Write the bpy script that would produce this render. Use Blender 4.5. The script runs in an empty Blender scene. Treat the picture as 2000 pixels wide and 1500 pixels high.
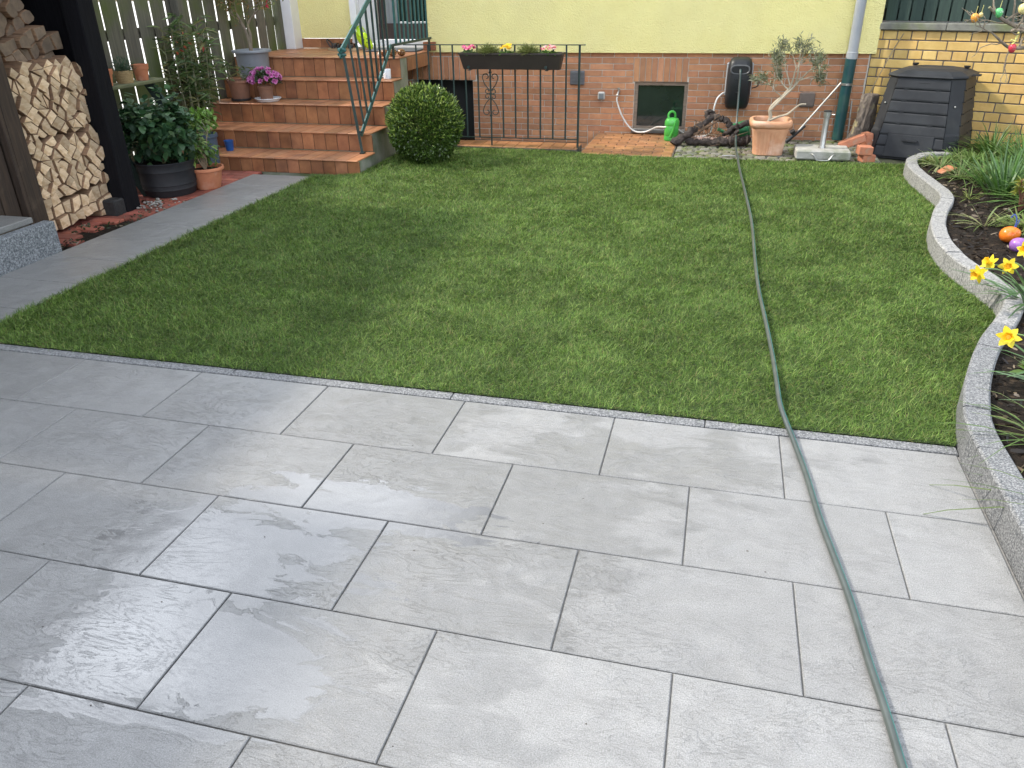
import bpy, bmesh, math, random
import numpy as np
from mathutils import Vector, Matrix
SC = bpy.context.scene
COL = SC.collection
PI = math.pi
rnd = random.Random(7)
rng = np.random.default_rng(11)

# ---------------------------------------------------------------- camera
cam_d = bpy.data.cameras.new('camera'); cam = bpy.data.objects.new('camera', cam_d); COL.objects.link(cam)
CAM = Vector((2.6782, -2.5945, 1.4830))
Rv = Vector((0.96880732, 0.24735504, -0.01509517)); Uv = Vector((-0.10045159, 0.44765999, 0.88854376)); Fv = Vector((-0.22654328, 0.85931136, -0.45854348))
m = Matrix((Rv, Uv, -Fv)).transposed().to_4x4(); m.translation = CAM
cam.matrix_world = m
cam_d.sensor_width = 36; cam_d.sensor_fit = 'HORIZONTAL'; cam_d.lens = 1516.17/2000*36
cam_d.clip_start = 0.02; cam_d.clip_end = 2000
SC.camera = cam

# ---------------------------------------------------------------- light
TO_SUN = Vector((-0.74, -0.035, 0.72)).normalized()
SUN_EL = math.asin(TO_SUN.z); SUN_AZ = math.atan2(TO_SUN.x, TO_SUN.y)
sun_d = bpy.data.lights.new('sun', 'SUN'); sun_d.energy = 4.5; sun_d.angle = math.radians(3.0); sun_d.color = (1.0, 0.93, 0.81)
sun = bpy.data.objects.new('sun', sun_d); COL.objects.link(sun)
sun.rotation_euler = TO_SUN.to_track_quat('Z', 'Y').to_euler(); sun.location = (-6, -6, 12)
w = bpy.data.worlds.new('World'); SC.world = w; w.use_nodes = True
wn = w.node_tree; wn.nodes.clear()
def N(t, typ, **kw):
    n = t.nodes.new(typ)
    for k, v in kw.items(): setattr(n, k, v)
    return n
sky = N(wn, 'ShaderNodeTexSky', sky_type='NISHITA', sun_disc=False)
sky.sun_elevation = SUN_EL; sky.sun_rotation = SUN_AZ; sky.air_density = 1.0; sky.dust_density = 1.5
tc = N(wn, 'ShaderNodeTexCoord'); mp = N(wn, 'ShaderNodeMapping'); mp.inputs['Scale'].default_value = (1, 1, 2.2); mp.inputs['Location'].default_value = (3.1, 1.7, 0.4); mp.inputs['Rotation'].default_value = (0, 0, math.radians(-40))
nz = N(wn, 'ShaderNodeTexNoise'); nz.inputs['Scale'].default_value = 2.1; nz.inputs['Detail'].default_value = 7; nz.inputs['Roughness'].default_value = .6
cr = N(wn, 'ShaderNodeValToRGB'); cr.color_ramp.elements[0].position = .44; cr.color_ramp.elements[1].position = .68
mx = N(wn, 'ShaderNodeMix', data_type='RGBA'); mx.inputs[7].default_value = (40, 41, 43, 1)
bg = N(wn, 'ShaderNodeBackground'); bg.inputs['Strength'].default_value = 0.125
wo = N(wn, 'ShaderNodeOutputWorld')
L = wn.links.new
L(tc.outputs['Generated'], mp.inputs[0]); L(mp.outputs[0], nz.inputs[0]); L(nz.outputs[0], cr.inputs[0]); L(cr.outputs[0], mx.inputs[0])
nz2 = N(wn, 'ShaderNodeTexNoise'); nz2.inputs['Scale'].default_value = 3.3; nz2.inputs['Detail'].default_value = 4; L(mp.outputs[0], nz2.inputs[0])
cr2 = N(wn, 'ShaderNodeValToRGB'); cr2.color_ramp.elements[0].position = .38; cr2.color_ramp.elements[0].color = (15, 15.9, 17.6, 1); cr2.color_ramp.elements[1].position = .66; cr2.color_ramp.elements[1].color = (75, 79, 85, 1)
L(nz2.outputs[0], cr2.inputs[0]); L(cr2.outputs[0], mx.inputs[7]); L(sky.outputs[0], mx.inputs[6]); L(mx.outputs[2], bg.inputs[0]); L(bg.outputs[0], wo.inputs[0])
SC.view_settings.view_transform = 'Standard'; SC.view_settings.look = 'None'; SC.view_settings.gamma = 1.0
SC.view_settings.exposure = -0.02
SC.cycles.max_bounces = 6; SC.cycles.caustics_reflective = False; SC.cycles.caustics_refractive = False

# ---------------------------------------------------------------- materials
MATS = {}
def rgb(c): return (c[0], c[1], c[2], 1)
def mat(name, c1, c2=None, rough=.6, scale=8, stretch=(1, 1, 1), detail=6, bump=0, bscale=None, bdist=.01, attr=False, objrand=0, metal=0,
        lo=.35, hi=.65, spec=.5, trans=0, c3=None, s3=2, lo3=.5, hi3=.7, coat=0):
    """principled with two noise-mixed colours, an optional third blotch colour (algae, dirt), bump, per-vertex or per-object tint"""
    if name in MATS: return MATS[name]
    mt = bpy.data.materials.new(name); mt.use_nodes = True; t = mt.node_tree; t.nodes.clear(); L = t.links.new
    out = N(t, 'ShaderNodeOutputMaterial'); p = N(t, 'ShaderNodeBsdfPrincipled')
    p.inputs['Roughness'].default_value = rough; p.inputs['Metallic'].default_value = metal; p.inputs['Specular IOR Level'].default_value = spec
    if coat: p.inputs['Coat Weight'].default_value = coat; p.inputs['Coat Roughness'].default_value = .1
    tcn = N(t, 'ShaderNodeTexCoord'); mpn = N(t, 'ShaderNodeMapping'); mpn.inputs['Scale'].default_value = stretch
    L(tcn.outputs['Object'], mpn.inputs[0]); vec = mpn.outputs[0]
    if objrand:
        oi = N(t, 'ShaderNodeObjectInfo'); va = N(t, 'ShaderNodeVectorMath', operation='ADD'); sc_ = N(t, 'ShaderNodeMath', operation='MULTIPLY'); sc_.inputs[1].default_value = 37
        L(oi.outputs['Random'], sc_.inputs[0]); L(mpn.outputs[0], va.inputs[0]); L(sc_.outputs[0], va.inputs[1]); vec = va.outputs[0]
    col = None
    if c2 is not None:
        nn = N(t, 'ShaderNodeTexNoise'); nn.inputs['Scale'].default_value = scale; nn.inputs['Detail'].default_value = detail; nn.inputs['Roughness'].default_value = .6
        L(vec, nn.inputs[0])
        mr = N(t, 'ShaderNodeMapRange'); mr.inputs[1].default_value = lo; mr.inputs[2].default_value = hi; L(nn.outputs[0], mr.inputs[0])
        mm = N(t, 'ShaderNodeMix', data_type='RGBA'); mm.inputs[6].default_value = rgb(c1); mm.inputs[7].default_value = rgb(c2)
        L(mr.outputs[0], mm.inputs[0]); col = mm.outputs[2]
        if c3 is not None:
            n3 = N(t, 'ShaderNodeTexNoise'); n3.inputs['Scale'].default_value = s3; n3.inputs['Detail'].default_value = 5; L(tcn.outputs['Object'], n3.inputs[0])
            m3 = N(t, 'ShaderNodeMapRange'); m3.inputs[1].default_value = lo3; m3.inputs[2].default_value = hi3; L(n3.outputs[0], m3.inputs[0])
            mm3 = N(t, 'ShaderNodeMix', data_type='RGBA'); mm3.inputs[7].default_value = rgb(c3); L(m3.outputs[0], mm3.inputs[0]); L(col, mm3.inputs[6]); col = mm3.outputs[2]
    if attr == 'col':
        an = N(t, 'ShaderNodeAttribute', attribute_name='col'); col = an.outputs['Color']
    elif attr == 'tint':
        an = N(t, 'ShaderNodeAttribute', attribute_name='col')
        ml = N(t, 'ShaderNodeMix', data_type='RGBA', blend_type='MULTIPLY'); ml.inputs[0].default_value = 1
        L(an.outputs['Color'], ml.inputs[7])
        if col: L(col, ml.inputs[6])
        else: ml.inputs[6].default_value = rgb(c1)
        col = ml.outputs[2]
    if objrand:
        hs = N(t, 'ShaderNodeHueSaturation'); mr2 = N(t, 'ShaderNodeMapRange'); mr2.inputs[3].default_value = 1-objrand; mr2.inputs[4].default_value = 1+objrand
        L(oi.outputs['Random'], mr2.inputs[0]); L(mr2.outputs[0], hs.inputs['Value'])
        if col: L(col, hs.inputs['Color'])
        else: hs.inputs['Color'].default_value = rgb(c1)
        col = hs.outputs[0]
    if col: L(col, p.inputs['Base Color'])
    else: p.inputs['Base Color'].default_value = rgb(c1)
    if bump:
        nb = N(t, 'ShaderNodeTexNoise'); nb.inputs['Scale'].default_value = bscale or scale*3; nb.inputs['Detail'].default_value = 4; L(vec, nb.inputs[0])
        b = N(t, 'ShaderNodeBump'); b.inputs['Strength'].default_value = bump; b.inputs['Distance'].default_value = bdist
        L(nb.outputs[0], b.inputs['Height']); L(b.outputs[0], p.inputs['Normal'])
    if trans:
        tr = N(t, 'ShaderNodeBsdfTranslucent'); mxs = N(t, 'ShaderNodeMixShader'); mxs.inputs[0].default_value = trans
        L(col, tr.inputs[0]) if col else None
        L(p.outputs[0], mxs.inputs[1]); L(tr.outputs[0], mxs.inputs[2]); L(mxs.outputs[0], out.inputs[0])
    else: L(p.outputs[0], out.inputs[0])
    MATS[name] = mt
    return mt

def tile_material():
    """slate-relief porcelain paving: speckle, relief, damp areas and a standing water film"""
    mt = bpy.data.materials.new('wet_porcelain_paving'); mt.use_nodes = True; t = mt.node_tree; t.nodes.clear(); L = t.links.new
    out = N(t, 'ShaderNodeOutputMaterial'); p = N(t, 'ShaderNodeBsdfPrincipled')
    tcn = N(t, 'ShaderNodeTexCoord'); an = N(t, 'ShaderNodeAttribute', attribute_name='col')
    sep = N(t, 'ShaderNodeSeparateColor'); L(an.outputs['Color'], sep.inputs[0])
    cmb = N(t, 'ShaderNodeCombineXYZ'); L(sep.outputs[1], cmb.inputs[0]); L(sep.outputs[2], cmb.inputs[1])
    sc_ = N(t, 'ShaderNodeVectorMath', operation='SCALE'); sc_.inputs[3].default_value = 23; L(cmb.outputs[0], sc_.inputs[0])
    ad = N(t, 'ShaderNodeVectorMath', operation='ADD'); L(tcn.outputs['Object'], ad.inputs[0]); L(sc_.outputs[0], ad.inputs[1])
    def noise(vec, s, d=5, r=.55, dist=0):
        n = N(t, 'ShaderNodeTexNoise'); n.inputs['Scale'].default_value = s; n.inputs['Detail'].default_value = d; n.inputs['Roughness'].default_value = r; n.inputs['Distortion'].default_value = dist
        L(vec, n.inputs[0]); return n.outputs[0]
    def rng_(v, a, b, c=0., d=1.):
        n = N(t, 'ShaderNodeMapRange'); n.inputs[1].default_value = a; n.inputs[2].default_value = b; n.inputs[3].default_value = c; n.inputs[4].default_value = d; L(v, n.inputs[0]); return n.outputs[0]
    def mth(op, a, b=None):
        n = N(t, 'ShaderNodeMath', operation=op)
        for i, v in enumerate((a, b)):
            if v is None: continue
            if isinstance(v, (int, float)): n.inputs[i].default_value = v
            else: L(v, n.inputs[i])
        return n.outputs[0]
    # slate relief: layered, slightly oblique steps
    mp = N(t, 'ShaderNodeMapping'); mp.inputs['Rotation'].default_value = (0, 0, math.radians(28)); mp.inputs['Scale'].default_value = (1.3, 3.4, 1); L(ad.outputs[0], mp.inputs[0])
    r1 = noise(mp.outputs[0], 3.4, 9, .62, .55)
    terr = mth('MULTIPLY', r1, 13.0); fl = mth('FLOOR', terr); fr = mth('FRACT', terr)
    step = mth('ADD', fl, rng_(fr, .75, 1.0)); step = mth('DIVIDE', step, 13.0)
    r2 = noise(ad.outputs[0], 70, 6, .7)
    spk = noise(tcn.outputs['Object'], 300, 3, .8)
    rg = noise(mp.outputs[0], 1.9, 6, .6, .9); ridge = rng_(mth('ABSOLUTE', mth('SUBTRACT', rg, .5)), 0, .018)
    patch = rng_(noise(ad.outputs[0], 2.2, 3), .42, .62)
    relief = mth('ADD', mth('MULTIPLY', mth('ADD', mth('MULTIPLY', step, 1.0), mth('MULTIPLY', r1, .25)), mth('ADD', .35, mth('MULTIPLY', patch, .65))), mth('MULTIPLY', mth('MULTIPLY', ridge, patch), .05))
    height = mth('ADD', mth('ADD', relief, mth('MULTIPLY', r2, .055)), mth('MULTIPLY', spk, .05))
    # damp: broad patches with ragged edges; film: pooled water near the lower left
    big = noise(tcn.outputs['Object'], 1.15, 4, .55, .4)
    sx = N(t, 'ShaderNodeSeparateXYZ'); L(tcn.outputs['Object'], sx.inputs[0]); X = sx.outputs[0]; Y = sx.outputs[1]
    left = rng_(X, 1.2, 2.6, .30, -.06)
    dampv = mth('ADD', mth('ADD', big, left), mth('MULTIPLY', mth('SUBTRACT', .5, r1), .34))
    damp = rng_(dampv, .54, .58)
    def blob(cx, cy, rx, ry):
        a = mth('DIVIDE', mth('SUBTRACT', X, cx), rx); b = mth('DIVIDE', mth('SUBTRACT', Y, cy), ry)
        d = mth('SQRT', mth('ADD', mth('MULTIPLY', a, a), mth('MULTIPLY', b, b))); return mth('SUBTRACT', 1.0, d)
    pool = mth('MAXIMUM', mth('MAXIMUM', blob(1.30, -1.06, .46, .26), blob(1.45, -1.44, .45, .20)), blob(1.66, -.76, .42, .13))
    filmv = mth('ADD', mth('ADD', mth('ADD', pool, rng_(X, .92, 1.16, -.6, 0)), mth('MULTIPLY', mth('SUBTRACT', .5, step), 3.2)), mth('MULTIPLY', mth('SUBTRACT', big, .5), .4))
    film = rng_(filmv, .08, .15)
    c0 = N(t, 'ShaderNodeMix', data_type='RGBA'); c0.inputs[6].default_value = (.225, .225, .222, 1); c0.inputs[7].default_value = (.28, .28, .277, 1)
    L(rng_(mth('ADD', mth('MULTIPLY', r1, .35), mth('MULTIPLY', noise(ad.outputs[0], 14, 8, .7), .65)), .35, .65), c0.inputs[0])
    c1 = N(t, 'ShaderNodeMix', data_type='RGBA', blend_type='MULTIPLY'); c1.inputs[0].default_value = 1; L(c0.outputs[2], c1.inputs[6])
    gl = mth('MULTIPLY', rng_(spk, .32, .66, .62, 1.42), mth('MULTIPLY', rng_(sep.outputs[0], 0, 1, .93, 1.05), mth('MULTIPLY', rng_(damp, 0, 1, 1.0, .84), rng_(film, 0, 1, 1.0, .74))))
    cg = N(t, 'ShaderNodeCombineColor'); 
    for i in range(3): L(gl, cg.inputs[i])
    L(cg.outputs[0], c1.inputs[7]); L(c1.outputs[2], p.inputs['Base Color'])
    ro = mth('MULTIPLY', rng_(damp, 0, 1, .62, .34), rng_(film, 0, 1, 1, .12)); L(ro, p.inputs['Roughness'])
    L(rng_(film, 0, 1, .5, 1.0), p.inputs['Specular IOR Level'])
    b = N(t, 'ShaderNodeBump'); b.inputs['Distance'].default_value = .020
    L(rng_(film, 0, 1, .8, .12), b.inputs['Strength']); L(height, b.inputs['Height']); L(b.outputs[0], p.inputs['Normal'])
    L(p.outputs[0], out.inputs[0]); MATS['tile'] = mt
    return mt
tile_mat = tile_material()

def granite_material(name, a, b, c, scale=170):
    mt = bpy.data.materials.new(name); mt.use_nodes = True; t = mt.node_tree; t.nodes.clear(); L = t.links.new
    out = N(t, 'ShaderNodeOutputMaterial'); p = N(t, 'ShaderNodeBsdfPrincipled'); tcn = N(t, 'ShaderNodeTexCoord')
    n = N(t, 'ShaderNodeTexNoise'); n.inputs['Scale'].default_value = scale; n.inputs['Detail'].default_value = 3; n.inputs['Roughness'].default_value = .7; L(tcn.outputs['Object'], n.inputs[0])
    r = N(t, 'ShaderNodeValToRGB'); e = r.color_ramp.elements; e[0].position = .36; e[0].color = rgb(a); e[1].position = .66; e[1].color = rgb(c)
    k = e.new(.5); k.color = rgb(b); L(n.outputs[0], r.inputs[0]); L(r.outputs[0], p.inputs['Base Color']); p.inputs['Roughness'].default_value = .7
    bp = N(t, 'ShaderNodeBump'); bp.inputs['Strength'].default_value = .5; bp.inputs['Distance'].default_value = .004
    n2 = N(t, 'ShaderNodeTexNoise'); n2.inputs['Scale'].default_value = 45; n2.inputs['Detail'].default_value = 5; L(tcn.outputs['Object'], n2.inputs[0]); L(n2.outputs[0], bp.inputs['Height']); L(bp.outputs[0], p.inputs['Normal'])
    L(p.outputs[0], out.inputs[0]); return mt
granite = granite_material('kerb_granite', (.06, .064, .07), (.165, .17, .175), (.36, .36, .36))
granite_dark = granite_material('step_granite', (.06, .07, .08), (.17, .185, .20), (.36, .38, .40), 110)
granite_split = granite_material('split_granite', (.15, .15, .152), (.27, .268, .262), (.43, .425, .41), 90)

brick_red = mat('red_brick_slip', (.52, .255, .13), (.42, .19, .095), .75, 14, bump=.5, bscale=60, bdist=.003, attr='tint')
brick_yel = mat('yellow_brick_slip', (.70, .48, .17), (.60, .39, .12), .6, 9, bump=.35, bscale=40, bdist=.003, attr='tint')
mortar_l = mat('pale_mortar', (.60, .56, .49), (.50, .46, .40), .9, 30, bump=.4, bdist=.003)
mortar_d = mat('grey_mortar', (.19, .17, .15), (.14, .13, .12), .9, 30, bump=.4, bdist=.003)
plaster = mat('yellow_roughcast', (.87, .80, .35), (.83, .755, .315), .9, 6, bump=1.0, bscale=85, bdist=.014, c3=(.74, .68, .34), s3=.9, lo3=.45, hi3=.8)
white_p = mat('white_trim_paint', (.78, .79, .80), (.72, .73, .75), .5, 3)
step_tile = mat('orange_stair_tile', (.42, .19, .09), (.31, .135, .065), .45, 12, bump=.25, bscale=50, bdist=.003, attr='tint', c3=(.20, .085, .045), s3=5, lo3=.5, hi3=.75)
terr_tile = mat('orange_paving_tile', (.42, .20, .085), (.30, .14, .06), .4, 9, bump=.3, bscale=40, bdist=.004, attr='tint', c3=(.22, .12, .05), s3=4, lo3=.52, hi3=.7)
grout = mat('dark_grout', (.10, .085, .07), (.16, .14, .11), .9, 20)
concrete_m = mat('mossy_concrete', (.30, .30, .25), (.20, .22, .15), .9, 7, bump=.5, bscale=50, bdist=.005, c3=(.13, .16, .07), s3=3)
concrete_p = mat('weathered_concrete', (.42, .41, .38), (.33, .32, .29), .85, 18, bump=.5, bscale=80, bdist=.004, c3=(.22, .23, .17), s3=7, lo3=.5, hi3=.68)
cobble = mat('mossy_cobble', (.22, .205, .17), (.15, .145, .12), .85, 14, bump=.7, bscale=45, bdist=.008, attr='tint', c3=(.10, .125, .035), s3=9, lo3=.46, hi3=.62)
redpave = mat('red_clay_paver', (.34, .10, .065), (.24, .07, .05), .8, 14, bump=.4, bscale=60, bdist=.003, attr='tint')
soil_m = mat('dark_soil', (.024, .017, .012), (.010, .008, .006), .95, 18, bump=1, bscale=55, bdist=.03, spec=.2, c3=(.06, .042, .027), s3=26, lo3=.57, hi3=.68)
lawn_m = mat('lawn_soil', (.045, .075, .02), (.03, .05, .015), .95, 14, bump=1, bscale=60, bdist=.02)
yard_m = mat('pale_yard_gravel', (.72, .70, .66), (.62, .60, .56), .9, 4)
green_iron = mat('green_painted_iron', (.035, .13, .125), (.025, .095, .09), .4, 20, bump=.15, bscale=90, bdist=.002)
dark_iron = mat('dark_green_iron', (.018, .045, .042), (.012, .03, .028), .45, 25, bump=.15, bscale=90, bdist=.002)
black_wood = mat('black_stained_timber', (.009, .009, .011), (.005, .005, .007), .85, 6, (14, 14, 1), spec=.15, bump=.5, bscale=5, bdist=.006)
brown_wood = mat('dark_brown_plank', (.055, .034, .022), (.03, .02, .014), .8, 5, (12, 12, 1), bump=.5, bscale=6, bdist=.005, c3=(.10, .07, .05), s3=6, lo3=.6, hi3=.8)
fence_wood = mat('algae_fence_board', (.135, .125, .10), (.085, .08, .065), .85, 3, (16, 16, .9), bump=.5, bscale=5, bdist=.004, attr='tint', c3=(.085, .11, .03), s3=2.2, lo3=.42, hi3=.62)
shelf_wood = mat('mossy_shelf_board', (.15, .16, .08), (.10, .11, .06), .85, 9, bump=.4, bdist=.004)
green_plank = mat('dark_green_plank', (.030, .058, .045), (.02, .04, .033), .7, 4, (14, 14, 1), bump=.4, bscale=6, bdist=.004)
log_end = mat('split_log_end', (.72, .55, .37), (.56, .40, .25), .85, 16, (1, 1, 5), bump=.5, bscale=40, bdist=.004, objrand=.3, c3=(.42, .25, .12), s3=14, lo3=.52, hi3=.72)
log_old_shaded = mat('old_shaded_log_end', (.25, .18, .12), (.15, .11, .08), .9, 16, bump=.5, bscale=40, bdist=.004, objrand=.2)  # older ends, with the shade of the back row darkened into the colour
log_side = mat('split_log_side', (.34, .21, .12), (.20, .12, .075), .9, 9, (1.2, 8, 8), bump=.6, bscale=12, bdist=.005, objrand=.2)
black_pl = mat('black_recycled_plastic', (.026, .028, .032), (.04, .043, .048),   .5, 5, spec=.25, bump=.15, bscale=150, bdist=.002, c3=(.06, .06, .058), s3=6, lo3=.6, hi3=.85)
black_tub = mat('black_tub_plastic', (.020, .021, .024), (.032, .032, .035), .6, 6, spec=.25, bump=.1, bscale=60)
anthra = mat('anthracite_plastic', (.024, .026, .029), (.018, .020, .023), .42, 7, spec=.35, bump=.08, bscale=200, bdist=.001)
lightgrey_pl = mat('light_grey_plastic', (.40, .42, .43), (.34, .36, .37), .45, 9)
dark_void = mat('dark_opening', (.008, .009, .010), None, .6)
glass_dark = mat('dark_window_glass', (.012, .02, .018), (.022, .034, .030), .06, 3, spec=.7)
glass_grey = mat('curtained_glass', (.20, .22, .23), (.30, .32, .33), .12, 4, (6, 6, .6))
door_brown = mat('dark_brown_door', (.05, .03, .028), (.035, .022, .02), .5, 6)
frame_wood = mat('weathered_window_frame', (.26, .20, .15), (.17, .13, .10), .75, 8, (1, 1, 6), bump=.3)
terra = mat('terracotta', (.52, .20, .10), (.42, .15, .075), .75, 9, bump=.2, bscale=60, bdist=.002, c3=(.58, .36, .26), s3=7, lo3=.58, hi3=.8)
terra_pale = mat('pale_terracotta', (.62, .33, .19), (.54, .26, .14), .8, 8, bump=.25, bscale=50, bdist=.003, c3=(.72, .52, .40), s3=6, lo3=.5, hi3=.75)
terra_dull = mat('dull_terracotta', (.27, .13, .08), (.20, .10, .065), .8, 9, bump=.2, bdist=.002)
grey_pot = mat('grey_pot_plastic', (.25, .27, .30), (.21, .23, .26), .5, 5)
blue_pot = mat('blue_grey_pot', (.07, .10, .15), (.05, .075, .11), .45, 5)
blue_pl = mat('bright_blue_plastic', (.01, .10, .38), (.01, .08, .30), .35, 5)
wicker = mat('straw_pot', (.42, .30, .15), (.28, .19, .09), .85, 40, (1, 1, 3), bump=.6, bdist=.004)
white_cer = mat('white_glazed_ceramic', (.80, .81, .82), (.74, .76, .78), .2, 4)
mug_m = mat('mug_glaze', (.78, .80, .82), (.45, .58, .68), .2, 30, lo=.56, hi=.62)
steel = mat('weathered_steel', (.46, .46, .44), (.34, .34, .32), .38, 30, (1, 1, .4), metal=.85, bump=.15, bscale=80, bdist=.002)
zinc = mat('grey_downpipe', (.36, .38, .40), (.30, .32, .34), .4, 4)
pipe_green = mat('green_downpipe', (.010, .062, .068), (.008, .048, .054), .4, 6, c3=(.03, .085, .07), s3=8)
can_green = mat('green_can_plastic', (.075, .42, .07), (.05, .34, .05), .35, 6)
can_dark = mat('dark_green_can_plastic', (.03, .20, .08), (.02, .15, .06), .4, 6)
hose_green = mat('garden_hose_rubber', (.085, .10, .093), (.06, .072, .067), .32, 12)
hose_stripe = mat('hose_turquoise_stripe', (.015, .26, .22), (.015, .20, .18), .35, 12)
hose_white = mat('white_hose', (.66, .66, .64), (.56, .56, .54), .4, 12)
bark_d = mat('dark_wet_bark', (.05, .036, .03), (.02, .015, .014), .75, 14, (1, 1, 1), bump=1, bscale=28, bdist=.02, c3=(.12, .09, .07), s3=11, lo3=.55, hi3=.75)
bark_g = mat('grey_bark', (.26, .21, .16), (.15, .12, .09), .9, 14, bump=.8, bscale=35, bdist=.012, c3=(.34, .31, .16), s3=7, lo3=.56, hi3=.7)
olive_bark = mat('pale_olive_bark', (.48, .42, .32), (.33, .29, .22), .85, 16, bump=.5, bscale=40, bdist=.005)
twig_m = mat('lichen_twig', (.30, .25, .19), (.17, .14, .11), .9, 22, bump=.5, bscale=60, bdist=.004, c3=(.24, .26, .12), s3=14, lo3=.58, hi3=.7)
rubber_b = mat('black_rubber', (.02, .02, .022), None, .55)
neon = mat('neon_yellow_foam', (.56, .80, .02), (.48, .72, .02), .5, 6)
cork = mat('tan_sole', (.50, .38, .22), None, .7)
mat_grey = mat('door_mat_fibre', (.10, .11, .12), (.07, .075, .08), .95, 80, bump=.5)
glaze_br = mat('brown_glazed_ceramic', (.22, .085, .03), (.12, .045, .02), .18, 14)
brown_box = mat('dark_brown_planter', (.045, .033, .028), (.035, .026, .023), .45, 8)
loose_brick = mat('loose_red_brick', (.50, .20, .11), (.40, .15, .085), .85, 16, bump=.4, bdist=.004, c3=(.36, .30, .22), s3=8, lo3=.6, hi3=.75)
bamboo = mat('weathered_cane', (.42, .34, .20), (.30, .24, .14), .7, 9)
leaf = mat('leaf', (0, 0, 0), None, .45, attr='col', trans=.28)
leaf_gloss = mat('glossy_leaf', (0, 0, 0), None, .28, attr='col', trans=.15)
grass_m = mat('grass_blade', (0, 0, 0), None, .48, attr='col', trans=.32, spec=.28)
petal = mat('petal', (0, 0, 0), None, .55, attr='col', trans=.35)
def egg_mat(name, c, c2): return mat(name, c, c2, .25, 30, lo=.56, hi=.62)

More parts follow.
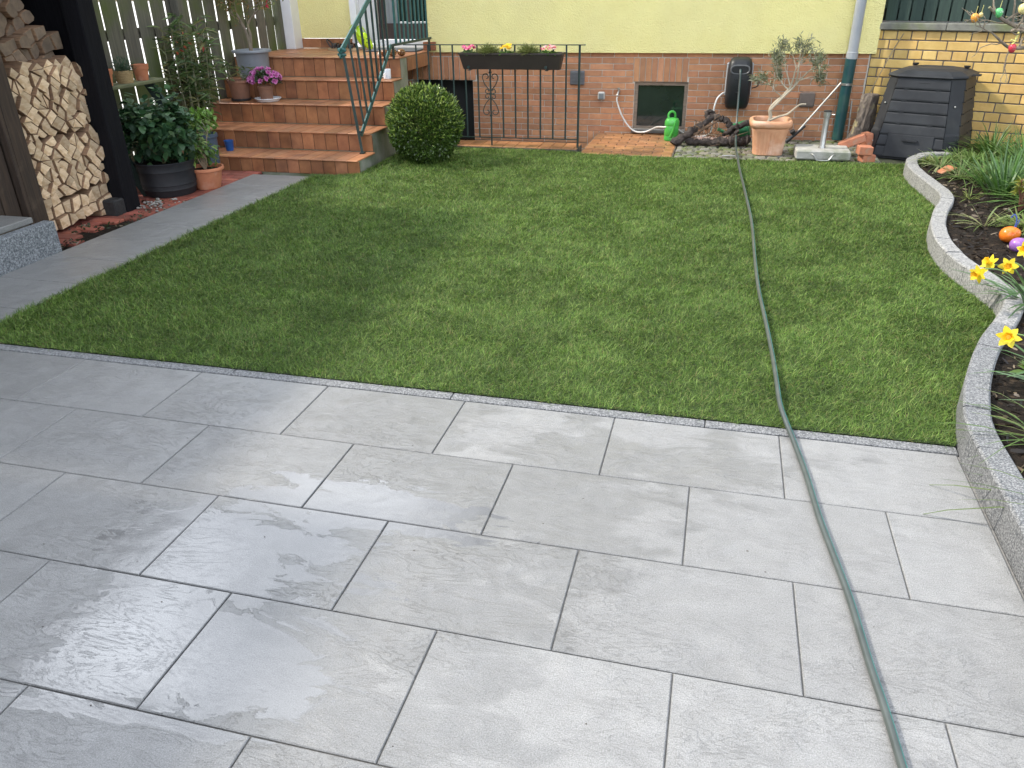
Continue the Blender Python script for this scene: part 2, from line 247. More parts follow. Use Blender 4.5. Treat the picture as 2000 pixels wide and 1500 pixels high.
# ---------------------------------------------------------------- builders
def loc_of(o):
    v = Vector((0, 0, 0))
    while o is not None: v += o.location; o = o.parent
    return v
def tag(o, label=None, cat=None, group=None, kind=None):
    if label: o['label'] = label
    if cat: o['category'] = cat
    if group: o['group'] = group
    if kind: o['kind'] = kind
    return o
def thing(name, label, cat, loc=(0, 0, 0), rotz=0, group=None):
    o = bpy.data.objects.new(name, None); o.empty_display_size = .1; COL.objects.link(o); o.location = loc; o.rotation_euler = (0, 0, rotz)
    return tag(o, label, cat, group)
def link(name, me, parent=None, loc=None):
    o = bpy.data.objects.new(name, me); COL.objects.link(o)
    if parent is not None: o.parent = parent
    if loc is not None: o.location = loc
    return o
class MB:
    """collects shapes; build() links them as ONE mesh object"""
    def __init__(s): s.v = []; s.f = []; s.c = []; s.mi = []; s.cur = (1, 1, 1); s.m = 0
    def add(s, vs, fs):
        k = len(s.v); s.v += [tuple(p) for p in vs]; s.c += [s.cur]*len(vs)
        s.f += [tuple(i+k for i in f) for f in fs]; s.mi += [s.m]*len(fs); return s
    def box(s, x0, x1, y0, y1, z0, z1, M=None, bev=0):
        if bev:
            b = min(bev, (x1-x0)*.45, (y1-y0)*.45, (z1-z0)*.45)
            vs = []; 
            for (zz, i) in ((z0, b), (z0+b, 0), (z1-b, 0), (z1, b)):
                r = [(x0+i+b*(i == 0)*0, y0+i, zz), (x1-i, y0+i, zz), (x1-i, y1-i, zz), (x0+i, y1-i, zz)]
                c = b*.8
                if i == 0:
                    r = [(x0+c, y0, zz), (x1-c, y0, zz), (x1, y0+c, zz), (x1, y1-c, zz), (x1-c, y1, zz), (x0+c, y1, zz), (x0, y1-c, zz), (x0, y0+c, zz)]
                else:
                    r = [(x0+c+b*.6, y0+b, zz), (x1-c-b*.6, y0+b, zz), (x1-b, y0+c+b*.6, zz), (x1-b, y1-c-b*.6, zz), (x1-c-b*.6, y1-b, zz), (x0+c+b*.6, y1-b, zz), (x0+b, y1-c-b*.6, zz), (x0+b, y0+c+b*.6, zz)]
                vs += r
            fs = [tuple(range(7, -1, -1)), tuple(range(24, 32))]
            for k in range(3):
                for j in range(8): fs.append((k*8+j, k*8+(j+1) % 8, (k+1)*8+(j+1) % 8, (k+1)*8+j))
        else:
            vs = [(x0, y0, z0), (x1, y0, z0), (x1, y1, z0), (x0, y1, z0), (x0, y0, z1), (x1, y0, z1), (x1, y1, z1), (x0, y1, z1)]
            fs = [(3, 2, 1, 0), (4, 5, 6, 7), (0, 1, 5, 4), (1, 2, 6, 5), (2, 3, 7, 6), (3, 0, 4, 7)]
        if M is not None: vs = [M @ Vector(p) for p in vs]
        return s.add(vs, fs)
    def loft(s, rings, cap0=True, cap1=True, closed=True):
        n = len(rings[0]); vs = [p for r in rings for p in r]; fs = []
        for k in range(len(rings)-1):
            for j in range(n if closed else n-1): fs.append((k*n+j, k*n+(j+1) % n, (k+1)*n+(j+1) % n, (k+1)*n+j))
        if cap0: fs.append(tuple(range(n-1, -1, -1)))
        if cap1: fs.append(tuple(range((len(rings)-1)*n, len(rings)*n)))
        return s.add(vs, fs)
    def lathe(s, prof, c=(0, 0, 0), n=24, cap0=True, cap1=True, sx=1, sy=1):
        rings = [[(c[0]+r*sx*math.cos(2*PI*j/n), c[1]+r*sy*math.sin(2*PI*j/n), c[2]+z) for j in range(n)] for r, z in prof]
        return s.loft(rings, cap0, cap1)
    def tube(s, pts, rad, n=8, caps=True):
        pts = [Vector(p) for p in pts]; k = len(pts)
        if not hasattr(rad, '__len__'): rad = [rad]*k
        up = Vector((0, 0, 1)); rings = []; prev = None
        for i in range(k):
            d = (pts[min(i+1, k-1)]-pts[max(i-1, 0)])
            if d.length < 1e-9: d = Vector((0, 0, 1))
            d.normalize()
            if prev is None: a = d.orthogonal().normalized() if abs(d.z) > .9 else d.cross(up).normalized()
            else:
                a = prev-d*prev.dot(d)
                a = a.normalized() if a.length > 1e-6 else d.orthogonal().normalized()
            prev = a; b = d.cross(a)
            rings.append([pts[i]+(a*math.cos(2*PI*j/n)+b*math.sin(2*PI*j/n))*rad[i] for j in range(n)])
        return s.loft(rings, caps, caps)
    def bar(s, a, b, w, h=None):
        """square bar between two points"""
        a = Vector(a); b = Vector(b); h = h or w; d = (b-a).normalized(); x = d.cross(Vector((0, 0, 1)))
        x = x.normalized() if x.length > 1e-4 else Vector((1, 0, 0)); y = x.cross(d)
        r = lambda p: [p+x*w/2*i+y*h/2*j for i, j in ((-1, -1), (1, -1), (1, 1), (-1, 1))]
        return s.loft([r(a), r(b)])
    def ball(s, c, r, n=12, sx=1, sy=1, sz=1):
        pr = [(r*math.sin(PI*i/n)+1e-5, -r*math.cos(PI*i/n)*sz) for i in range(n+1)]
        return s.lathe(pr, c, n*2, True, True, sx, sy)
    def build(s, name, mat, parent=None, loc=None, smooth=True, world=True, ang=40):
        off = Vector((0, 0, 0))
        if loc is not None and parent is None: off = Vector(loc)
        elif parent is not None and world: off = loc_of(parent)
        me = bpy.data.meshes.new(name); me.from_pydata([(p[0]-off[0], p[1]-off[1], p[2]-off[2]) for p in s.v], [], s.f)
        for mm in (mat if isinstance(mat, (list, tuple)) else [mat]): me.materials.append(mm)
        if any(c != (1, 1, 1) for c in s.c):
            a = me.color_attributes.new('col', 'FLOAT_COLOR', 'POINT'); a.data.foreach_set('color', np.array([c+(1,) for c in s.c], np.float32).ravel())
        elif any('col' in [n.attribute_name for n in mm.node_tree.nodes if n.type == 'ATTRIBUTE'] for mm in me.materials):
            a = me.color_attributes.new('col', 'FLOAT_COLOR', 'POINT'); a.data.foreach_set('color', np.ones(len(s.v)*4, np.float32))
        if any(s.mi): me.polygons.foreach_set('material_index', s.mi)
        bm = bmesh.new(); bm.from_mesh(me); bmesh.ops.recalc_face_normals(bm, faces=bm.faces); bm.to_mesh(me); bm.free()
        if smooth:
            me.polygons.foreach_set('use_smooth', [True]*len(me.polygons))
            try: me.set_sharp_from_angle(angle=math.radians(ang))
            except Exception: pass
        return link(name, me, parent, off if parent is None and loc is not None else None)

def strips_mesh(name, B, D, S, Ln, W, prof, bend, C, mat, parent=None, loc=None, tipc=None):
    """many leaves or blades as one mesh: centre line B + D*L*t + bend*L*t^2, half width W*prof/2 along S"""
    B = np.asarray(B, float); n = len(B); D = np.asarray(D, float); S = np.asarray(S, float); k = len(prof)
    off = np.array(loc_of(parent)) if parent is not None else (np.array(loc, float) if loc is not None else np.zeros(3))
    Ln = np.broadcast_to(Ln, (n,)); W = np.broadcast_to(W, (n,)); bend = np.broadcast_to(bend, (n, 3))
    V = np.zeros((n, k, 2, 3)); 
    for i, pw in enumerate(prof):
        t = i/(k-1); c = B+D*(Ln*t)[:, None]+bend*(Ln*t*t)[:, None]; h = S*(W*pw/2)[:, None]
        V[:, i, 0] = c-h; V[:, i, 1] = c+h
    V = V.reshape(-1, 3)-off
    base = (np.arange(n)*k*2)[:, None, None]; q = np.arange(k-1)[None, :, None]*2
    F = (base+q+np.array([0, 1, 3, 2])[None, None, :]).reshape(-1, 4)
    me = bpy.data.meshes.new(name); nv = len(V); nf = len(F)
    me.vertices.add(nv); me.vertices.foreach_set('co', V.astype(np.float32).ravel())
    me.loops.add(nf*4); me.loops.foreach_set('vertex_index', F.astype(np.int32).ravel())
    me.polygons.add(nf); me.polygons.foreach_set('loop_start', np.arange(0, nf*4, 4, dtype=np.int32)); me.polygons.foreach_set('loop_total', np.full(nf, 4, np.int32))
    me.update(calc_edges=True)
    C = np.broadcast_to(np.asarray(C, float), (n, 3)); cc = np.ones((n, k, 2, 4), np.float32); cc[..., :3] = C[:, None, None, :]
    if tipc is not None:
        for i in range(k): cc[:, i, :, :3] = (C*(1-(i/(k-1))**2)+np.asarray(tipc)*(i/(k-1))**2)[:, None, :]
    a = me.color_attributes.new('col', 'FLOAT_COLOR', 'POINT'); a.data.foreach_set('color', cc.ravel())
    me.polygons.foreach_set('use_smooth', np.ones(nf, bool)); me.materials.append(mat)
    return link(name, me, parent, Vector(off) if parent is None and loc is not None else None)
def unit(v): v = np.asarray(v, float); return v/np.maximum(np.linalg.norm(v, axis=-1, keepdims=True), 1e-9)
def rand_dirs(n, zmin=-1, zmax=1):
    z = rng.uniform(zmin, zmax, n); a = rng.uniform(0, 2*PI, n); r = np.sqrt(1-z*z); return np.stack([r*np.cos(a), r*np.sin(a), z], 1)
def sides(D):
    r = rand_dirs(len(D)); return unit(np.cross(D, r))
def pick(cols, n, j=.15):
    cols = np.array(cols, float); return np.clip(cols[rng.integers(0, len(cols), n)]*(1+rng.uniform(-j, j, (n, 1))), 0, 1)
def leaves(name, P, D, Lr, Wr, cols, mat, parent, prof=(.2, 1, .75, .08), bendz=-.25, loc=None):
    n = len(P); Ln = rng.uniform(*Lr, n); W = rng.uniform(*Wr, n); bend = rand_dirs(n)*.12; bend[:, 2] += bendz
    return strips_mesh(name, P, D, sides(D), Ln, W, prof, bend, pick(cols, n), mat, parent, loc)
def tint(a=.82, b=1.12, w=.06):
    t = rnd.uniform(a, b); return (t*rnd.uniform(1-w, 1+w), t, t*rnd.uniform(1-w, 1+w))

def fractal(p, oct=4, seed=0):
    """value noise on 2-D points, 0..1"""
    out = np.zeros(len(p)); amp = 1; tot = 0; r = np.random.default_rng(seed)
    for o in range(oct):
        g = r.random((64, 64)); q = p*(2**o)+r.random(2)*50; i = np.floor(q).astype(int); f = q-i; f = f*f*(3-2*f)
        a = g[i[:, 0] % 64, i[:, 1] % 64]; b = g[(i[:, 0]+1) % 64, i[:, 1] % 64]; c = g[i[:, 0] % 64, (i[:, 1]+1) % 64]; d = g[(i[:, 0]+1) % 64, (i[:, 1]+1) % 64]
        out += amp*((a*(1-f[:, 0])+b*f[:, 0])*(1-f[:, 1])+(c*(1-f[:, 0])+d*f[:, 0])*f[:, 1]); tot += amp; amp *= .5
    return out/tot
def in_poly(p, poly):
    x, y = p[:, 0], p[:, 1]; r = np.zeros(len(p), bool); n = len(poly)
    for i in range(n):
        x0, y0 = poly[i]; x1, y1 = poly[(i+1) % n]
        cnd = ((y0 > y) != (y1 > y)) & (x < (x1-x0)*(y-y0)/((y1-y0) or 1e-9)+x0); r ^= cnd
    return r
def smooth_path(pts, n=6):
    """catmull-rom through points"""
    P = [Vector(p) for p in pts]; P = [P[0]*2-P[1]]+P+[P[-1]*2-P[-2]]; out = []
    for i in range(1, len(P)-2):
        for k in range(n):
            t = k/n; a, b, c, d = P[i-1:i+3]
            out.append(.5*((2*b)+(c-a)*t+(2*a-5*b+4*c-d)*t*t+(3*b-a-3*c+d)*t**3))
    return out+[P[-2]]
def sheet(name, poly, z, mat, kind='structure', label=None):
    b = MB(); b.add([(x, y, z) for x, y in poly], [tuple(range(len(poly)))]); o = b.build(name, mat, smooth=False); return tag(o, label, None, None, kind)

# ================================================================ SETTING
PIT = (-2.2, 1.365, 5.44, 6.2)
b = MB(); xs = [-90, PIT[0], PIT[1], 90]; ys = [-60, PIT[2], PIT[3], 120]
for i in range(3):
    for j in range(3):
        if (i, j) != (1, 1): b.add([(xs[i], ys[j], -.1), (xs[i+1], ys[j], -.1), (xs[i+1], ys[j+1], -.1), (xs[i], ys[j+1], -.1)], [(0, 1, 2, 3)])
tag(b.build('ground', soil_m, smooth=False), kind='structure')
sheet('yard', [(-90, -30), (-2.62, -30), (-2.62, 110), (-90, 110)], -.07, yard_m)
b = MB(); b.box(PIT[0], PIT[1], PIT[2], PIT[3], -1.3, -1.22)
b.box(PIT[1], PIT[1]+.1, PIT[2], PIT[3], -1.22, -.11); b.box(PIT[0]-.1, PIT[0], PIT[2], PIT[3], -1.22, -.11); b.box(PIT[0], PIT[1], PIT[2]-.1, PIT[2], -1.22, -.11)
tag(b.build('cellar_pit', concrete_m, smooth=False), kind='structure')

EDGE = smooth_path([(p[0], p[1], 0) for p in [(3.602, -3.2), (3.602, -2), (3.602, -.7), (3.602, -.35), (3.60, .0), (3.635, .22), (3.71, .48), (3.83, .80), (3.96, 1.07), (4.065, 1.33), (4.065, 1.52), (4.02, 1.75), (3.975, 2.0), (3.965, 2.32), (4.01, 2.66), (4.10, 3.02), (4.20, 3.32), (4.232, 3.55), (4.215, 3.85), (4.19, 4.2), (4.195, 4.5), (4.25, 4.78), (4.40, 5.0), (4.62, 5.1)]], 5)
EXY = [(p.x, p.y) for p in EDGE]
# patio paving (running bond 60 x 40) and the path of the same slabs
def slab(b, x0, x1, y0, y1):
    g = .0018; c = .0025; b.cur = (rnd.random(), rnd.random(), rnd.random())
    xa, xb, ya, yb = x0+g, x1-g, y0+g, y1-g
    vs = [(xa, ya, -.04), (xb, ya, -.04), (xb, yb, -.04), (xa, yb, -.04), (xa, ya, -c), (xb, ya, -c), (xb, yb, -c), (xa, yb, -c), (xa+c, ya+c, 0), (xb-c, ya+c, 0), (xb-c, yb-c, 0), (xa+c, yb-c, 0)]
    b.add(vs, [(0, 1, 5, 4), (1, 2, 6, 5), (2, 3, 7, 6), (3, 0, 4, 7), (4, 5, 9, 8), (5, 6, 10, 9), (6, 7, 11, 10), (7, 4, 8, 11), (8, 9, 10, 11)])
b = MB()
for r in range(0, 9):
    o = (0 if r % 2 == 0 else .3)
    y1 = -.4*r; y0 = y1-.4
    for i in range(-9, 7):
        x0 = i*.6+o; x1 = min(x0+.6, 3.592)
        if x1-x0 > .03: slab(b, x0, x1, y0, y1)
tag(b.build('patio', tile_mat, smooth=False), kind='structure')
b = MB(); b.cur = (.5, .5, .5)
for k in range(-1, 9):
    y0 = .052+.4*k
    if k < 0: slab(b, -1.335, -.735, .002, .052); continue
    slab(b, -1.335, -.735, y0, y0+.4)
tag(b.build('path', tile_mat, smooth=False), kind='structure')
joint_m = mat('joint_sand', (.27, .26, .245), (.17, .165, .155), .95, 60)
sheet('joint_bed', [(-6, -4), (3.6, -4), (3.6, .0), (-.74, .0), (-.74, 3.66), (-1.34, 3.66), (-1.34, .0), (-6, .0)], -.007, joint_m)
b = MB()
for x0, x1 in [(-.735, -.27), (-.27, .735), (.735, 1.735), (1.735, 2.735), (2.735, 3.6)]: b.box(x0+.0015, x1-.0015, .003, .053, -.2, .003, bev=.003)
tag(b.build('kerb', granite, smooth=False), kind='structure')
b = MB()
for k in range(45):
    x, y = rnd.uniform(.2, 3.5), rnd.uniform(-1.8, -.05); r = rnd.uniform(.0007, .0019); b.ball((x, y, r*.5), r, 3, rnd.uniform(.8, 2.2), 1, .6)
tag(b.build('grit', mat('dark_grit', (.05, .045, .04), (.10, .08, .06), .9, 90), smooth=False), 'tiny dark crumbs scattered on the paving', 'grit', kind='stuff')
# lawn
LAWN = [(-.735, .056), (3.6, .056)]+[p for p in EXY if .06 < p[1] < 4.9]+[(4.30, 5.03), (2.26, 4.99), (1.36, 5.05), (1.33, 5.13), (-.39, 5.16), (-.37, 3.8), (-.735, 3.66)]
b = MB(); b.add([(x, y, .004) for x, y in LAWN], [tuple(range(len(LAWN)))]); tag(b.build('lawn_soil', lawn_m, smooth=False), kind='structure')
NB = 760000
P = np.stack([rng.uniform(-.8, 4.3, NB*3), rng.uniform(.03, 5.2, NB*3)], 1)
d = np.hypot(P[:, 0]-CAM.x, P[:, 1]-CAM.y); d3 = np.sqrt(d*d+CAM.z**2)
keep = in_poly(P, LAWN) & (rng.random(len(P)) < np.clip((4.0/d3)**1.0, 0, 1))
P = P[keep][:NB]; d3 = d3[keep][:NB]; n = len(P)
f1 = fractal(P*3.1, 4, 1); f2 = fractal(P*9.0, 3, 2); f3 = fractal(P*1.1, 2, 3); f4 = fractal(P*22, 2, 5)
ang = f1*6+f2*6+rng.normal(0, 1.7, n)
tilt = np.clip(rng.normal(.70, .32, n)+(f2-.5)*.3, .05, 1.3)
D = np.stack([np.cos(ang)*np.sin(tilt), np.sin(ang)*np.sin(tilt), np.cos(tilt)], 1)
Ln = rng.uniform(.018, .042, n)*(.9+.2*f1)*(1+.35*(f4-.5)); W = rng.uniform(.0011, .0021, n)*np.clip(d3/3.0, 1, 2.1)
# longer fringe at the path edge and the far side
fr = np.clip(1-(P[:, 0]+.74)/.16, 0, 1); Ln = Ln*(1+.55*fr); 
bend = np.stack([np.cos(ang+rng.normal(0, .5, n)), np.sin(ang+rng.normal(0, .5, n)), np.full(n, -1.0)], 1)*rng.uniform(.12, .45, n)[:, None]
base = np.array([[.106, .190, .030], [.130, .222, .037], [.220, .300, .080], [.060, .130, .020], [.122, .195, .052]])
Ln = Ln*.92; band = .06*np.sin(P[:, 1]*2*PI/.42+.6*np.sin(P[:, 0]*1.3))
C = base[rng.integers(0, 5, n)]*rng.uniform(.45, 1.55, (n, 1))*(.90+.22*f3+.25*(f1-.5)+.6*(f4-.5)+band)[:, None]
yl = rng.random(n) < (.03+.10*(f4 > .66)); C[yl] = np.array([.27, .25, .10])*rng.uniform(.7, 1.2, (yl.sum(), 1))
strips = strips_mesh('grass', np.c_[P, np.full(n, .004)], D, np.stack([-np.sin(ang), np.cos(ang), np.zeros(n)], 1)*.9+rand_dirs(n)*.35, Ln, W, (1, .85, .12), bend, C, grass_m)
tag(strips, 'short dense turf of the lawn', 'grass', kind='stuff')

# red clay pavers on the left, coping, orange terrace, mossy cobbles, soil of the bed
def pavers(name, x0, x1, y0, y1, pw, pd, z, mt, base, g=.004, bond=.5, keep=None, bev=.006, rot=False):
    b = MB(); ny = int(math.ceil((y1-y0)/pd))
    for j in range(ny):
        o = (j % 2)*bond*pw
        for i in range(-1, int((x1-x0)/pw)+2):
            xa = max(x0, x0+i*pw-o+g/2); xb = min(x1, x0+(i+1)*pw-o-g/2); ya = y0+j*pd+g/2; yb = min(y1, y0+(j+1)*pd-g/2)
            if xb-xa < .02 or yb-ya < .02 or (keep and not keep((xa+xb)/2, (ya+yb)/2)): continue
            b.cur = tint(.75, 1.15, .06); dz = rnd.uniform(-.002, .002)
            b.box(xa, xb, ya, yb, z-.05, z+dz, bev=bev)
    b.cur = (1.0, 1.0, .99)
    o = b.build(name, mt, smooth=False); tag(o, kind='structure')
    return o
pavers('brick_path', -2.34, -1.345, 1.0, 3.82, .21, .105, -.012, redpave, None, bond=.5, keep=lambda x, y: not (x > -1.5+.10*math.sin(9*y) and y < 2.25))
sheet('brick_path_bed', [(-2.5, .3), (-1.337, .3), (-1.337, 3.83), (-2.5, 3.83)], -.03, soil_m)
b = MB()
xx = -.38
while xx < 1.33:
    b.cur = tint(.8, 1.15); b.box(xx+.002, min(xx+.118, 1.332), 5.145, 5.285, -.08, .028, bev=.004); b.cur = tint(.8, 1.15); b.box(xx+.002, min(xx+.118, 1.332), 5.289, 5.45, -.08, .028, bev=.004); xx += .12
tag(b.build('coping', terr_tile, smooth=False), kind='structure')
b = MB(); b.box(-.38, 1.333, 5.14, 5.452, -.3, .021); tag(b.build('coping_base', grout, smooth=False), kind='structure')
pavers('terrace', 1.385, 2.262, 5.03, 6.17, .195, .098, .012, terr_tile, None, g=.006)
b = MB(); b.box(1.375, 2.27, 5.02, 6.19, -.12, .004); tag(b.build('terrace_base', grout, smooth=False), kind='structure')
pavers('cobbles', 2.275, 4.12, 5.02, 6.19, .112, .105, .006, cobble, None, g=.008, bev=.014, bond=.4)
sheet('cobble_bed', [(2.272, 4.98), (4.4, 4.98), (4.4, 6.19), (2.272, 6.19)], -.008, mat('mossy_joint', (.04, .05, .02), (.03, .028, .02), .95, 30))
# moss and grass growing in the cobble joints
n = 1500; P = np.stack([rng.uniform(2.28, 4.1, n), rng.uniform(5.0, 6.1, n)], 1); k = (fractal(P*4, 3, 8) > .52); P = P[k]; n = len(P)
D = unit(rand_dirs(n, .3, 1)); tag(strips_mesh('moss', np.c_[P, np.full(n, -.002)], D, sides(D), rng.uniform(.008, .03, n), .005, (1, .7, .1), (0, 0, -.2), pick([(.10, .13, .02), (.07, .10, .02), (.14, .13, .04)], n), grass_m), 'moss tufts between the mossy cobbles', 'moss', kind='stuff')
BED = [p for p in EXY]+[(4.9, 5.75), (7.5, 4.6), (7.5, -3.2)]
b = MB(); b.add([(x+.03, y, .085) for x, y in BED], [tuple(range(len(BED)))]); tag(b.build('flower_bed_soil', soil_m, smooth=False), kind='structure')
# crumbs of bark and soil clods
n = 5200; P = np.stack([rng.uniform(3.65, 5.3, n), rng.uniform(-.8, 5.2, n)], 1); k = in_poly(P-np.array([.1, 0]), BED); P = P[k]; n = len(P)
D = unit(rand_dirs(n, -.1, .5)); tag(strips_mesh('bark_mulch', np.c_[P, np.full(n, .088)], D, sides(D), rng.uniform(.012, .05, n), rng.uniform(.006, .018, n), (.6, 1, .5), rand_dirs(n)*.2, pick([(.03, .02, .014), (.018, .013, .010), (.07, .048, .03), (.24, .19, .13), (.025, .018, .013), (.015, .011, .009)], n), leaf), 'dark bark mulch and dry bits on the bed', 'mulch', kind='stuff')
n = 700; P = np.stack([rng.uniform(-1.9, -1.34, n), rng.uniform(1.35, 2.7, n)], 1); k = (P[:, 0] > -1.5+.10*np.sin(9*P[:, 1])-.12) & (fractal(P*6, 3, 9) > .42); P = P[k]; n = len(P)
D = unit(rand_dirs(n, 0, .6)); tag(strips_mesh('leaf_litter', np.c_[P, np.full(n, -.01)], D, sides(D), rng.uniform(.01, .035, n), rng.uniform(.008, .02, n), (.5, 1, .4), rand_dirs(n)*.2, pick([(.03, .05, .02), (.05, .06, .02), (.22, .18, .13), (.04, .03, .02), (.03, .045, .02)], n), leaf), 'moss and litter on the soil strip beside the path', 'litter', kind='stuff')
b = MB()
for i in range(46):
    r = rnd.uniform(.006, .014); b.ball((rnd.gauss(-1.50, .09), rnd.gauss(2.47, .09), rnd.uniform(0, .012)), r, 5, 1.2, .9, .7)
tag(b.build('gravel', mat('pale_pebble', (.34, .32, .29), (.16, .15, .14), .8, 5)), 'loose pale pebbles at the foot of the black post', 'pebbles', kind='stuff')

# ================================================================ HOUSE
house = thing('house', 'yellow rendered house with red brick plinth and a grey and green downpipe', 'house', (1.7, 6.2, 0))
XL, XR = -.515, 4.068
b = MB(); b.box(XL, XR, 6.15, 6.95, .825, 4.2); b.build('plaster_wall', plaster, house, smooth=False)
b = MB(); b.box(-2.19, -1.504, 6.45, 6.95, .95, 4.2); b.box(-1.503, XL-.001, 6.45, 6.95, 3.0, 4.2)
b2 = b; b2.build('plaster_wall', plaster, house, smooth=False)['label'] = 'recessed yellow render beside the door'
b = MB(); b.box(-2.34, -2.185, 6.27, 6.5, .84, 4.2, bev=.006); b.build('corner_trim', white_p, house, smooth=False)
b = MB(); xx = -2.18
while xx < -1.52:
    b.cur = tint(.7, 1.05); b.box(xx+.002, min(xx+.24, -1.51), 6.435, 6.46, .845, .945, bev=.003); xx += .243
b.build('skirting_tile', step_tile, house, smooth=False)
b = MB(); b.cur = (.8, .7, .7); b.box(-.56, -.42, 6.12, 6.16, .845, .93, bev=.003); b.build('skirting_tile', step_tile, house, smooth=False)
# brick plinth: mortar backing with real slips
WIN = (1.757, 2.313, .062, .541); CEL = (-.75, -.033, -1.25, .535)
b = MB(); zt = .83
def back(x0, x1, z0, z1): b.box(x0, x1, 6.207, 6.9, z0, z1)
back(-2.3, CEL[0], -1.25, zt); back(CEL[0], CEL[1], CEL[3], zt); back(CEL[1], WIN[0], -1.25, zt); back(WIN[0], WIN[1], -1.25, WIN[2]); back(WIN[0], WIN[1], WIN[3], zt); back(WIN[1], 4.03, -1.25, zt)
plinth = b.build('brick_plinth', mortar_l, house, smooth=False)
b = MB(); g = .0075
SOL = [(1.738, 2.30, .541, .776), (-.86, .005, .535, .776), (1.27, 1.46, -.26, .03)]
def slip(xa, xb, za, zb, holes):
    for (hx0, hx1, hz0, hz1) in holes:
        if za < hz1-.006 and zb > hz0+.006:
            if xa >= hx0-.004 and xb <= hx1+.004: return
            if xa < hx0 < xb and xb > hx1: slip(xa, hx0-g/2, za, zb, holes); slip(hx1+g/2, xb, za, zb, holes); return
            if xa < hx0 < xb: xb = hx0-g/2
            elif xa < hx1 < xb: xa = hx1+g/2
    if xb-xa < .012: return
    b.cur = tint(.80, 1.16, .05); b.box(xa, xb, 6.2+rnd.uniform(-.0015, .0015), 6.215, za, zb, bev=.0025)
for k in range(-1, 32):
    z1 = .778-.0628*k-g/2; z0 = .778-.0628*(k+1)+g/2
    if z1 > .83: z1 = .828
    x = -1.1+(.125 if k % 2 else 0)+rnd.uniform(-.01, .01)
    while x < 4.03:
        slip(max(x, -1.05)+g/2, min(x+.25, 4.02)-g/2, z0, z1, [WIN, CEL]+SOL); x += .25
for (x0, x1, z0, z1) in SOL:
    n = round((x1-x0)/.0625); wdt = (x1-x0)/n
    for i in range(n):
        b.cur = tint(.80, 1.14, .05); b.box(x0+i*wdt+g/2, x0+(i+1)*wdt-g/2, 6.197, 6.215, z0+g/2, z1-g/2, bev=.0025)
b.build('brick_facing', brick_red, house, smooth=False)
# cellar window
wf = MB(); x0, x1, z0, z1 = WIN; t = .036
wf.box(x0, x0+t, 6.225, 6.29, z0, z1); wf.box(x1-t, x1, 6.225, 6.29, z0, z1); wf.box(x0+t, x1-t, 6.226, 6.29, z1-t, z1); wf.box(x0+t, x1-t, 6.226, 6.29, z0, z0+.03)
wf.box(1.66*0+2.02, 2.05, 6.21, 6.226, z1-.022, z1-.004)
win = wf.build('window', frame_wood, house, smooth=False)
pm = MB(); pm.box(x0+t, x1-t, 6.262, 6.27, z0+.03, z1-t); pm.build('pane', glass_dark, win, smooth=False)
sm = MB(); sm.box(x0-.01, x1+.02, 6.16, 6.225, z0-.035, z0-.004, bev=.004); sm.build('sill', mat('slate_sill', (.07, .07, .07), (.10, .10, .09), .7, 20), win, smooth=False)
cd = MB(); cd.box(CEL[0], CEL[1], 6.42, 6.46, CEL[2], CEL[3])
for i in range(5): cd.box(CEL[0]+.02+i*.14, CEL[0]+.14+i*.14, 6.405, 6.42, CEL[2], CEL[3]-.02)
cd.build('cellar_door', dark_void, house, smooth=False)
# terrace door
dr = MB(); dr.box(-1.505, -1.425, 6.36, 6.5, .90, 3.0, bev=.004); dr.box(-.60, XL-.002, 6.40, 6.5, .93, 3.0)
door = dr.build('door', white_p, house, smooth=False); door['label'] = 'terrace door in a white frame'
q = MB(); q.box(-1.425, -1.22, 6.44, 6.6, .90, 3.0); q.build('reveal', mat('grey_white_reveal', (.60, .60, .61), (.55, .55, .57), .6, 3), door, smooth=False)
q = MB(); q.box(-1.22, -.60, 6.49, 6.55, .935, 1.10, bev=.004); q.box(-1.22, -1.15, 6.50, 6.55, 1.10, 3); q.box(-.87, -.84, 6.50, 6.55, 1.10, 3); q.build('door_leaf', door_brown, door, smooth=False)
q = MB(); q.box(-1.15, -.98, 6.52, 6.53, 1.10, 3); q.build('pane', glass_grey, door, smooth=False)['label'] = 'pane backed by a pale curtain'
q = MB(); q.box(-.98, -.60, 6.521, 6.53, 1.115, 3); q.build('pane', glass_dark, door, smooth=False)['label'] = 'dark glass pane'
q = MB(); q.box(-.98, -.60, 6.485, 6.49, 1.095, 1.112); q.build('glazing_bar', lightgrey_pl, door, smooth=False)
q = MB(); q.box(-1.23, -.52, 6.34, 6.49, .87, .93, bev=.004); q.build('sill', white_p, door, smooth=False)
# downpipe
q = MB(); q.tube([(3.842, 6.075, 4.0), (3.842, 6.075, .80)], .047, 20); q.lathe([(.047, -.02), (.054, -.012), (.054, .045), (.047, .05)], (3.842, 6.075, .80), 20)
dp = q.build('downpipe', zinc, house); dp['label'] = 'grey upper downpipe'
q = MB(); q.tube([(3.84, 6.075, .80), (3.835, 6.075, .03)], .052, 20); q.build('lower_pipe', pipe_green, dp)['label'] = 'dark green lower length of the pipe'
q = MB(); q.lathe([(.052, 0), (.059, .002), (.059, .02), (.052, .022)], (3.838, 6.075, .545), 20); q.box(3.80, 3.875, 6.12, 6.20, .548, .565); q.build('bracket', steel, dp)
